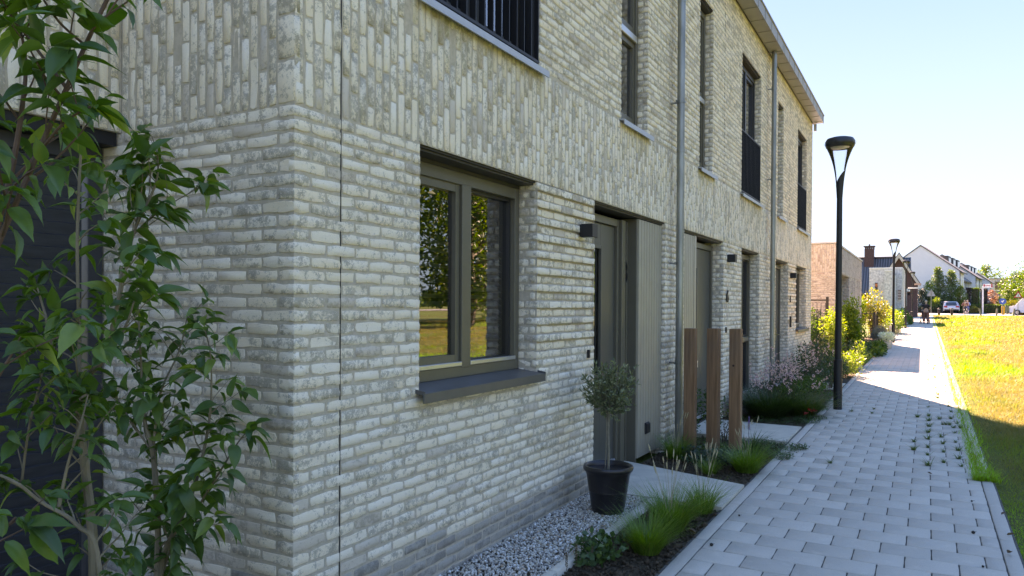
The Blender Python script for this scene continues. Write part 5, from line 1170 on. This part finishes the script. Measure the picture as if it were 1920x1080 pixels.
# ================================================================== gardens beyond the terrace
bush('climbing_hedge', (-.35, 20.6, 1.15), (.42, .35, 1.15), 3600, .06, M['midleaf'], 'tall climbing hedge against the end of the terrace', seed=90, clumps=34, z0=.16)
bush('dark_hedge', (-.2, 21.8, .9), (.5, .6, .8), 2600, .06, M['darkleaf'], 'dark green bush filling the corner behind the metal gate', seed=91, clumps=24, z0=.16)
M['varbright'] = leaf_mat('sunny pale leaf', (.12, .20, .04), (.24, .30, .08), (.4, .42, .2), rough=.5, trans=.4)
bush('variegated_bush', (.42, 20.5, .95), (.36, .45, .82), 3000, .055, M['varbright'], 'light leaved open bush glowing in the sun left of the lamp', seed=92, clumps=30, z0=.16)
bush('lime_bush', (.50, 23.6, 1.12), (.42, .55, .95), 3400, .085, M['limeleaf'], 'tall lime yellow bush right of the nearest lamp', seed=93, clumps=24, z0=.18)
bush('lime_bush', (.45, 26.4, .85), (.45, .7, .62), 2000, .08, M['limeleaf'], 'lower lime green bush at the garden edge', seed=94, clumps=20, z0=.2)
bush('variegated_bush', (1.02, 20.2, .48), (.30, .7, .34), 1900, .05, M['varleaf'], 'low sunlit cream green bush at the kerb behind the lamp', seed=95, clumps=20, z0=.14)
bush('hydrangea_bed', (1.12, 25.2, .40), (.36, 1.9, .22), 4200, .09, M['midleaf'], 'broad leaved dark green plants leaning over the path edge', seed=96, clumps=30, z0=.2)
bush('round_bush', (.85, 22.4, .46), (.36, 1.0, .32), 2600, .06, M['darkleaf'], 'dark feathery bush between the lime bush and the kerb', seed=97, clumps=20, z0=.17)
bush('lavender', (1.0, 31.5, .62), (.46, 2.6, .38), 6000, .07, M['lav'], 'wide grey lavender mound around the second lamp', 'lavender', seed=98, clumps=40, upright=1.2, z0=.24, asp=.2)
bush('lavender', (1.25, 36.0, .62), (.28, 1.2, .28), 1600, .07, M['lav'], 'small lavender mound just beyond the second lamp', 'lavender', seed=99, clumps=16, upright=1.2, z0=.27, asp=.2)
wp = empty('planter', (1.28, 28.6, gz(28.6)), 'stone planter filled with white flowers', 'planter'); MB().lathe([(.14, 0), (.17, .05), (.20, .22), (.21, .26), (.18, .26), (.17, .2)], (1.28, 28.6, gz(28.6)), 16).build('tub', M['slab'], wp, smooth=True)
bush('white_flowers', (1.28, 28.6, .66), (.34, .34, .17), 900, .07, leaf_mat('white petal', (.7, .72, .68), (.85, .85, .82), None, trans=.2), 'white hydrangea heads in the stone planter', 'flowers', seed=100, clumps=16, z0=.4)
bl = MB().box(.72, 1.12, 19.95, 20.3, gz(20)-.05, gz(20)+.24, bev=.02).build('stone_block', M['slab']); tag(bl, 'rough pale stone block at the path edge in the garden', 'stone block')
bl = MB().box(1.12, 1.3, 34.6, 34.9, gz(34)-.05, gz(34)+.62, bev=.01).build('stone_pillar', M['slab']); tag(bl, 'short pale concrete pillar just right of the second lamp', 'pillar')
bush('gold_shrub', (.35, 37.5, 1.35), (.8, 1.0, 1.1), 2600, .10, M['goldleaf'], 'orange and yellow shrub behind the dark fence', seed=101, clumps=24, z0=.3); bush('lime_shrub', (-.1, 36.0, 1.25), (.45, .6, 1.0), 2200, .09, M['limeleaf'], 'tall yellow green shrub at the end of the low building', seed=102, clumps=24, z0=.3)
bush('light_shrub', (1.0, 43, 1.0), (.55, 3.5, .75), 3400, .10, M['varleaf'], 'long light leaved shrub border before the third lamp', seed=103, clumps=40, z0=.34); bush('light_shrub', (1.05, 56, 1.0), (.5, 4.5, .6), 2600, .11, M['midleaf'], 'green border plants between the third and farthest lamps', seed=104, clumps=40, z0=.44)
bush('flower_border', (1.45, 60, .75), (.2, 3.5, .35), 1200, .10, M['midleaf'], 'low green edge planting near the walker', seed=105, clumps=26, z0=.45)
def rail_fence(name, p0, p1, h, label, bars=14, posts=3):
    p0 = np.array(p0, float); p1 = np.array(p1, float); root = empty(name, tuple((p0+p1)/2), label, 'fence'); d = unit(p1-p0)
    r = MB()
    for z in (.12, h-.03): r.obox((p0+p1)/2+np.array([0, 0, z]), (p1-p0)/2, np.array([-d[1], d[0], 0])*.012, (0, 0, .018))
    r.build('rail', M['black'], root)
    for i in range(posts): q = p0+(p1-p0)*i/(posts-1); MB().obox(q+np.array([0, 0, (h+.06)/2]), (.035, 0, 0), (0, .035, 0), (0, 0, (h+.06)/2)).build('fence_post', M['black'], root)
    b = MB()
    for i in range(bars): q = p0+(p1-p0)*(i+.5)/bars; b.obox(q+np.array([0, 0, h/2]), (.006, 0, 0), (0, .006, 0), (0, 0, h/2-.1))
    b.build('bar_panel', M['black'], root)
rail_fence('metal_gate', (-1.2, 22.3, .15), (.08, 22.3, .15), 1.72, 'black metal gate between the terrace and the low building', 12, 2)
rail_fence('metal_fence', (.55, 34.9, .26), (.55, 46, .36), 1.15, 'black bar fence along the gardens behind the second lamp', 70, 6); rail_fence('metal_fence', (-3, 34.8, .26), (.55, 34.8, .26), 1.15, 'black bar fence facing the low building end', 26, 3)
rail_fence('low_fence', (1.0, 60.0, .46), (1.15, 74, .58), .62, 'low dark fence beside the farthest stretch of the path', 50, 6)

# ================================================================== road, posts, signs, bins, vehicles, people at the end of the path
M['asphalt'] = simple('pale road surface', (.30, .285, .27), .9, var=.1, sc=1, bump=.01, bsc=30)
sheet('road', np.array([-30., 0, 30, 90]), np.array([100.5, 106., 108.8]), lambda X, Y: gzv(Y)+.02, M['asphalt'])
sheet('verge', np.array([-30., 1.0, 3.3, 30]), np.array([96., 100.4]), lambda X, Y: gzv(Y)-.02, M['ground'])
M['bollard'] = simple('brown bollard', (.06, .025, .022), .5); M['capw'] = simple('pale band', (.5, .42, .38), .5)
for px, lb in ((1760.5, 'dark brown bollard at the road edge, left one of the pair'), (1784.5, 'dark brown bollard at the road edge, right one of the pair')):
    x, y = T(px, 100.3); r_ = empty('bollard', (x, y, gz(y)), lb, 'bollard', 'bollards at the road edge'); MB().tube([(x, y, gz(y)-.1), (x, y, gz(y)+.80)], .13, 12).build('shaft', M['bollard'], r_, smooth=True); MB().tube([(x, y, gz(y)+.66), (x, y, gz(y)+.72)], .137, 12).build('band', M['capw'], r_); MB().sphere((x, y, gz(y)+.80), (.13, .13, .05)).build('top', M['bollard'], r_)
for i, (px, ln) in enumerate(((1838, -.08), (1869, .03), (1901, .05))):
    x, y = T(px, 99.5); z = gz(y); o = MB().obox((x, y, z+.38), (.085, 0, 0), (0, .085, 0), (ln, 0, .46)).build('wooden_post', simple('grey weathered post', (.30, .25, .19), .9)); tag(o, ('short weathered wooden post, left of three at the grass edge', 'short weathered wooden post, middle of three at the grass edge', 'short weathered wooden post, right of three at the grass edge')[i], 'post')
def sign(name, px, pyc, Y, shape, label, r=.42, col='red', pole_col='zinc', cat='sign'):
    c = atY(px, pyc, Y); x, z = float(c[0]), float(c[2]); root = empty(name, (x, Y, gz(Y)), label, cat); MB().tube([(x, Y, gz(Y)-.1), (x, Y, z+r*.8)], .035, 8).build('pole', M[pole_col], root)
    def poly(k, rr, yy, rot=0): return [(x+rr*math.sin(rot+2*math.pi*i/k), yy, z+rr*math.cos(rot+2*math.pi*i/k)) for i in range(k)]
    red = simple('sign red', (.55, .03, .03), .5); blue = simple('sign blue', (.03, .12, .45), .5); grey = simple('sign back', (.36, .38, .42), .5, .3)
    if shape == 'tri': MB().prism(poly(3, r, Y-.06), (0, .02, 0)).build('sign_face', red, root); MB().prism(poly(3, r*.62, Y-.065), (0, .006, 0)).build('sign_field', M['whitepaint'], root); MB().box(x-.03, x+.03, Y-.07, Y-.066, z-.12, z+.12).build('symbol', M['black'], root)
    elif shape == 'back': MB().prism(poly(3, r, Y+.03), (0, .02, 0)).build('sign_back', grey, root)
    elif shape == 'round': MB().prism(poly(24, r, Y-.06), (0, .02, 0)).build('sign_face', blue, root); MB().prism([(x-.16, Y-.066, z-.02), (x+.02, Y-.066, z-.2), (x+.02, Y-.066, z-.1), (x+.16, Y-.066, z+.08), (x+.08, Y-.066, z+.16), (x-.08, Y-.066, z-.0), (x-.16, Y-.066, z+.08)], (0, .005, 0)).build('arrow', M['whitepaint'], root)
    return root
sign('warning_sign', 1746, 551, 102, 'back', 'grey triangular sign seen from behind beside the walker', .55); sign('warning_sign', 1909, 554, 101, 'tri', 'red and white warning triangle on a pole at the right edge', .50)
sg = sign('traffic_bollard', 1880, 565, 104, 'round', 'yellow traffic post carrying a round blue arrow sign', .36); M['yellow'] = simple('traffic yellow', (.80, .42, .02), .5)
x, y = T(1881, 104); MB().box(x-.16, x+.16, 104.1, 104.3, gz(104), gz(104)+1.02, bev=.03).build('yellow_body', M['yellow'], sg)
x, y = T(1915, 104); o = MB().box(x-.14, x+.14, 104, 104.2, gz(104), gz(104)+1.0, bev=.03).build('yellow_post', M['yellow']); tag(o, 'plain yellow traffic post right of the green bins', 'post')
bd = empty('estate_sign', (gX(1843, 108), 108, gz(108)), 'white board with red marks on a white pole above the hedge', 'sign'); c0 = atY(1843, 536, 108); MB().tube([(c0[0], 108, gz(108)), (c0[0], 108, c0[2])], .09, 8).build('pole', M['whitepaint'], bd); MB().box(c0[0], c0[0]+.98, 107.95, 108.0, c0[2]-.25, c0[2]+.25).build('board', M['whitepaint'], bd)
rm = MB(); rm.box(c0[0]+.05, c0[0]+.2, 107.94, 107.95, c0[2]-.1, c0[2]+.2); rm.box(c0[0]+.25, c0[0]+.75, 107.94, 107.95, c0[2]-.03, c0[2]+.05); rm.box(c0[0]+.84, c0[0]+.98, 107.94, 107.95, c0[2]-.2, c0[2]+.25); rm.build('red_marks', simple('sign red paint', (.5, .04, .05), .5), bd)
ds = empty('direction_sign', (1.42, 70.3, gz(70)), 'two pale pointer arms fixed high on the farthest lamp pole', 'sign'); c0 = atY(1714, 533, 70.4); c1 = atY(1714, 540, 70.4)
MB().box(c0[0], c0[0]+.52, 70.36, 70.4, c0[2]-.07, c0[2]+.08).build('arm', simple('salmon sign', (.62, .38, .28), .5), ds); MB().box(c1[0]-.45, c1[0]+.35, 70.30, 70.34, c1[2]-.06, c1[2]+.06).build('arm', M['whitepaint'], ds)
def wbin(px0, px1, label):
    a = atY(px0, 571, 106); b = atY(px1, 571, 106); z = gz(106); root = empty('wheelie_bin', (float(a[0]+b[0])/2, 106.3, z), label, 'bin', 'green bins at the roadside'); gm_ = simple('bin green', (.03, .07, .04), .45)
    MB().prism([(a[0]+.06, 106, z+.06), (b[0]-.06, 106, z+.06), (b[0], 106, z+.95), (a[0], 106, z+.95)], (0, .6, 0)).build('bin_body', gm_, root); MB().box(a[0]-.03, b[0]+.03, 105.95, 106.65, z+.95, z+1.03, bev=.02).build('lid', gm_, root)
wbin(1886, 1892, 'green wheeled bin, leftmost of the bins by the yellow post'); wbin(1892.6, 1898.5, 'green wheeled bin touching the leftmost bin'); wbin(1904, 1911, 'green wheeled bin, rightmost, before the white van')
def car(name, px, Y, rz, L, Wd, Hh, body, label, cat, van=False):
    x, y = T(px, Y); root = empty(name, (x, y, gz(Y)+.0), label, cat, None, rz); hl, hw_ = L/2, Wd/2
    if van: prof = [(-hl, .3), (-hl, Hh*.9), (-hl+.15, Hh), (hl-1.3, Hh), (hl-.6, Hh*.58), (hl, Hh*.5), (hl, .3)]
    else: prof = [(-hl, .3), (-hl-.02, .62), (-hl+.08, .95), (-hl+.35, Hh-.12), (-hl+.9, Hh), (.3, Hh-.02), (hl-1.35, .92), (hl-.2, .78), (hl, .6), (hl, .3)]
    bmv = MB(); n = len(prof); vs = []
    for sx, ins in ((-1, .12), (-1, 0), (1, 0), (1, .12)):
        for (yy, zz) in prof: k = ins*(1 if zz > .9 else .4); vs.append((sx*(hw_-k if abs(ins) else hw_)*1.0-(sx*(.16 if zz > Hh*.75 else 0)), yy, zz))
    fs = [list(range(n)), list(range(3*n, 4*n))[::-1]]
    for r_ in range(3):
        for i in range(n): j = (i+1) % n; fs.append((r_*n+i, r_*n+j, (r_+1)*n+j, (r_+1)*n+i))
    bmv.add(vs, fs).build('body', body, root, smooth=True, local=True)
    for sx in (-1, 1):
        for yy in (-hl+.75, hl-.85): w_ = MB().tube([(sx*(hw_-.2), yy, .32), (sx*(hw_+.01), yy, .32)], .32, 18).build('wheel', M['black'], root, local=True); MB().tube([(sx*(hw_+.005), yy, .32), (sx*(hw_+.02), yy, .32)], .19, 12).build('rim', M['alu'], w_, local=True)
        MB().box(sx*(hw_-.42), sx*(hw_-.08), -hl-.05, -hl+.05, .72, .9).build('tail_light', simple('tail light red', (.5, .02, .02), .3), root, local=True)
    MB().prism([(-hw_+.28, -hl+.02, .97), (hw_-.28, -hl+.02, .97), (hw_-.34, -hl+.28, Hh-.14), (-hw_+.34, -hl+.28, Hh-.14)], (0, .03, 0)).build('rear_window', M['winglass'], root, local=True)
    for sx in (-1, 1): MB().prism([(sx*(hw_-.06), -hl+.7, .95), (sx*(hw_-.06), hl-1.6, .95), (sx*(hw_-.15), .2, Hh-.14), (sx*(hw_-.15), -hl+.9, Hh-.14)], (sx*.03, 0, 0)).build('side_window', M['winglass'], root, local=True)
    MB().box(-.26, .26, -hl-.05, -hl-.02, .5, .61).build('number_plate', simple('blank plate', (.6, .5, .1), .5), root, local=True); MB().box(-hw_+.1, hw_-.1, -hl-.06, -hl+.1, .3, .48).build('bumper', M['black'], root, local=True)
car('parked_car', 1778, 110.5, R(8), 4.3, 1.78, 1.5, simple('silver car paint', (.62, .65, .70), .25, .4, .03), 'silver hatchback parked beyond the road, seen from behind', 'car'); car('parked_van', 1944, 103.5, R(60), 4.9, 1.95, 2.0, simple('white van paint', (.75, .77, .8), .3, 0, .03), 'white van cut off by the right edge of the picture', 'van', True)

# --- people
def skin(name, pts, edges, mat, parent, sub=2):
    me = bpy.data.meshes.new(name); ks = list(pts); me.from_pydata([pts[k][:3] for k in ks], [(ks.index(a), ks.index(b)) for a, b in edges], []); o = bpy.data.objects.new(name, me); COL.objects.link(o)
    o.modifiers.new('s', 'SKIN'); m2 = o.modifiers.new('u', 'SUBSURF'); m2.levels = sub; m2.render_levels = sub
    for i, k in enumerate(ks): r = pts[k][3]; r = r if hasattr(r, '__len__') else (r, r); me.skin_vertices[0].data[i].radius = r
    me.skin_vertices[0].data[0].use_root = True
    bpy.context.view_layer.update(); ev = o.evaluated_get(bpy.context.evaluated_depsgraph_get()); nm = bpy.data.meshes.new_from_object(ev); bpy.data.objects.remove(o)
    nm.polygons.foreach_set('use_smooth', [True]*len(nm.polygons)); nm.materials.clear(); return link(name, nm, mat, parent, True)
SKINM = simple('skin', (.50, .29, .21), .55, var=.05); HAIRB = simple('pale blonde hair', (.50, .40, .28), .6, var=.2, sc=40)
def head(parent, p, h=.115, hair=HAIRB, long_=False, helmet=None):
    x, y, z = p; b = MB(); b.sphere((x, y, z), (h*.68, h*.8, h), sub=3); b.sphere((x, y+h*.8, z-.01), (.014, .02, .02), sub=1); b.sphere((x-h*.68, y, z-.01), (.012, .02, .03), sub=1); b.sphere((x+h*.68, y, z-.01), (.012, .02, .03), sub=1)
    o = b.build('head', SKINM, parent, smooth=True, local=True)
    hb = MB(); hb.sphere((x, y-.018, z+.018), (h*.78, h*.88, h*1.02), sub=3, jit=.02)
    if long_: hb.sphere((x, y-.05, z-.07), (h*.66, h*.5, h*.8), sub=2, jit=.03)
    hb.build('hair', hair if helmet is None else helmet, parent, smooth=True, local=True)
def hand(parent, p, s=1):
    b = MB(); x, y, z = p; b.sphere((x, y, z), (.035, .045, .02), sub=2)
    for k in range(4): b.tube([(x-.024+.016*k, y+.03, z), (x-.024+.016*k, y+.06-.004*abs(k-1), z-.012), (x-.024+.016*k, y+.05, z-.04)], [.009, .008, .006], 6)
    b.tube([(x-.03*s, y, z), (x-.05*s, y+.03, z-.01), (x-.035*s, y+.05, z-.03)], [.01, .009, .007], 6); return b.build('hand', SKINM, parent, smooth=True, local=True)
px_, py_ = T(1736, 61.5)
wm = empty('person', (px_-.0, py_, gz(py_)), 'person with short pale hair in black top and brown trousers pushing a pushchair away', 'person')
skin('body', dict(pel=(0, 0, .92, (.14, .11)), w=(0, 0, 1.08, (.125, .10)), ch=(0, .01, 1.28, (.15, .11)), nk=(0, 0, 1.42, .055), n2=(0, .01, 1.50, .05), sl=(-.17, 0, 1.37, .055), sr=(.17, 0, 1.37, .055), el=(-.27, .03, 1.12, .042), er=(.27, .03, 1.12, .042), wl=(-.20, .25, 1.02, .028), wr=(.20, .25, 1.02, .028), hl=(-.10, 0, .86, .10), hr=(.10, 0, .86, .10), kl=(-.11, .12, .48, .065), kr=(.11, -.04, .48, .065), al=(-.11, .14, .09, .042), ar=(.11, -.22, .12, .042), fl=(-.11, .28, .04, .035), fr=(.11, -.10, .04, .035)),
     [('pel', 'w'), ('w', 'ch'), ('ch', 'nk'), ('nk', 'n2'), ('ch', 'sl'), ('ch', 'sr'), ('sl', 'el'), ('sr', 'er'), ('el', 'wl'), ('er', 'wr'), ('pel', 'hl'), ('pel', 'hr'), ('hl', 'kl'), ('hr', 'kr'), ('kl', 'al'), ('kr', 'ar'), ('al', 'fl'), ('ar', 'fr')], SKINM, wm)
skin('top', dict(w=(0, 0, 1.0, (.155, .125)), ch=(0, .01, 1.27, (.165, .125)), nk=(0, 0, 1.40, (.08, .07)), sl=(-.17, 0, 1.37, .075), sr=(.17, 0, 1.37, .075), el=(-.235, .02, 1.21, .062), er=(.235, .02, 1.21, .062)), [('w', 'ch'), ('ch', 'nk'), ('ch', 'sl'), ('ch', 'sr'), ('sl', 'el'), ('sr', 'er')], simple('black top', (.012, .012, .014), .8), wm)
skin('trousers', dict(pel=(0, 0, .95, (.165, .14)), hl=(-.105, 0, .83, .125), hr=(.105, 0, .83, .125), kl=(-.125, .1, .48, .105), kr=(.125, -.03, .48, .105), al=(-.125, .12, .16, .105), ar=(.125, -.18, .17, .105)), [('pel', 'hl'), ('pel', 'hr'), ('hl', 'kl'), ('hr', 'kr'), ('kl', 'al'), ('kr', 'ar')], simple('brown trousers', (.24, .10, .075), .85), wm)
head(wm, (0, .02, 1.59)); hand(wm, (-.19, .29, 1.01)); hand(wm, (.19, .29, 1.01), -1)
for sx, yy in ((-.11, .2), (.11, -.15)): MB().box(sx-.045, sx+.045, yy-.12, yy+.14, .0, .07, bev=.02).build('shoe', M['black'], wm, local=True)
pr_ = empty('pushchair', (px_-.06, py_+.62, gz(py_+.6)), 'dark pushchair pushed along the path, mostly hidden by the person', 'pushchair')
def wheel(parent, x, y, r, w=.05):
    b = MB()
    for k in range(24):
        a0, a1 = 2*math.pi*k/24, 2*math.pi*(k+1)/24; b.tube([(x, y+r*math.cos(a0), r+r*math.sin(a0)), (x, y+r*math.cos(a1), r+r*math.sin(a1))], w*.45, 6, cap=False)
    o = b.build('wheel', M['black'], parent, local=True); q = MB()
    for k in range(6): a0 = math.pi*k/6; q.tube([(x, y-r*.95*math.cos(a0), r-r*.95*math.sin(a0)), (x, y+r*.95*math.cos(a0), r+r*.95*math.sin(a0))], .006, 4)
    q.tube([(x-.03, y, r), (x+.03, y, r)], .02, 8); q.build('spokes', M['alu'], o, local=True)
for sx in (-.31, .31): wheel(pr_, sx, -.15, .145, .055); wheel(pr_, sx*.8, .5, .10, .05)
fm = MB()
for sx in (-.26, .26): fm.tube([(sx, -.33, 1.0), (sx, .05, .62), (sx*.85, .5, .12)], .014, 6); fm.tube([(sx*1.1, -.15, .15), (sx, .28, .7)], .014, 6)
fm.tube([(-.26, -.33, 1.0), (.26, -.33, 1.0)], .018, 8); fm.build('frame', M['black'], pr_, local=True)
MB().prism([(-.22, .05, .42), (-.22, .55, .46), (-.22, .5, .7), (-.22, .1, .95), (-.22, -.02, .9)], (.44, 0, 0)).build('seat', simple('charcoal cloth', (.03, .03, .035), .9), pr_, local=True)
hd = MB(); hd.sphere((0, .22, .85), (.24, .3, .24), sub=2); hd.build('hood', simple('black cloth', (.015, .015, .018), .9), pr_, smooth=True, local=True); MB().sphere((-.16, -.1, .98), (.07, .06, .06), sub=2).build('cloth_bag', M['whitepaint'], pr_, smooth=True, local=True)
def cyclist(px, Y, label, shirt, trous, blabel, hairm, sgn=1):
    x, y = T(px, Y); bk = empty('bicycle', (x, y, gz(y)), blabel, 'bicycle', None, R(172)); wheel(bk, 0, -.52, .34, .035); wheel(bk, 0, .52, .34, .035)
    f = MB(); f.tube([(0, -.52, .34), (0, -.05, .30), (0, -.2, .85)], .018, 6); f.tube([(0, -.05, .3), (0, .38, .78), (0, .52, .34)], .018, 6); f.tube([(0, -.18, .78), (0, .38, .78)], .016, 6); f.tube([(0, .38, .78), (0, .33, 1.02)], .015, 6); f.tube([(-.28, .25, 1.04), (0, .34, 1.04), (.28, .25, 1.04)], .013, 6); f.build('frame', M['black'], bk, local=True)
    MB().sphere((0, -.2, .89), (.08, .13, .03)).build('saddle', M['black'], bk, smooth=True, local=True); MB().box(-.06, .06, -.75, -.35, .70, .72).build('carrier', M['black'], bk, local=True)
    p = empty('person', (x, y, gz(y)), label, 'person', None, R(172)); P_ = dict(pel=(0, -.2, .97, (.13, .11)), w=(0, -.17, 1.12, (.12, .10)), ch=(0, -.08, 1.34, (.15, .11)), nk=(0, -.04, 1.48, .055), sl=(-.18, -.07, 1.42, .055), sr=(.18, -.07, 1.42, .055), el=(-.27, .08, 1.2, .04), er=(.27, .08, 1.2, .04), wl=(-.26, .26, 1.08, .028), wr=(.26, .26, 1.08, .028), kl=(-.12, .18, .85, .07), kr=(.12, .12, .66, .07), al=(-.12, .06, .42, .045), ar=(.12, -.05, .22, .045), fl=(-.12, .2, .36, .035), fr=(.12, .08, .16, .035))
    E_ = [('pel', 'w'), ('w', 'ch'), ('ch', 'nk'), ('ch', 'sl'), ('ch', 'sr'), ('sl', 'el'), ('sr', 'er'), ('el', 'wl'), ('er', 'wr'), ('pel', 'kl'), ('pel', 'kr'), ('kl', 'al'), ('kr', 'ar'), ('al', 'fl'), ('ar', 'fr')]
    skin('body', P_, E_, SKINM, p); big = lambda ks, k: {a: (*P_[a][:3], tuple(q*k for q in (P_[a][3] if hasattr(P_[a][3], '__len__') else (P_[a][3],)*2))) for a in ks}
    skin('jacket', big(['w', 'ch', 'sl', 'sr', 'el', 'er', 'wl', 'wr'], 1.25), [('w', 'ch'), ('ch', 'sl'), ('ch', 'sr'), ('sl', 'el'), ('sr', 'er'), ('el', 'wl'), ('er', 'wr')], shirt, p); skin('trousers', big(['pel', 'kl', 'kr', 'al', 'ar'], 1.22), [('pel', 'kl'), ('pel', 'kr'), ('kl', 'al'), ('kr', 'ar')], trous, p); head(p, (0, 0, 1.62), hair=hairm)
cyclist(1809, 101.5, 'cyclist in a dark red and black jacket riding towards the camera', simple('dark red jacket', (.16, .02, .035), .8), simple('dark trousers', (.05, .05, .06), .8), 'dark bicycle ridden by the cyclist in the red jacket', simple('brown hair', (.10, .06, .04), .7)); cyclist(1814, 104, 'second cyclist in pale blue, just behind the one in red', simple('pale blue jacket', (.25, .32, .55), .8), simple('blue trousers', (.10, .14, .3), .8), 'bicycle of the cyclist in pale blue', simple('grey hair', (.3, .26, .22), .7))
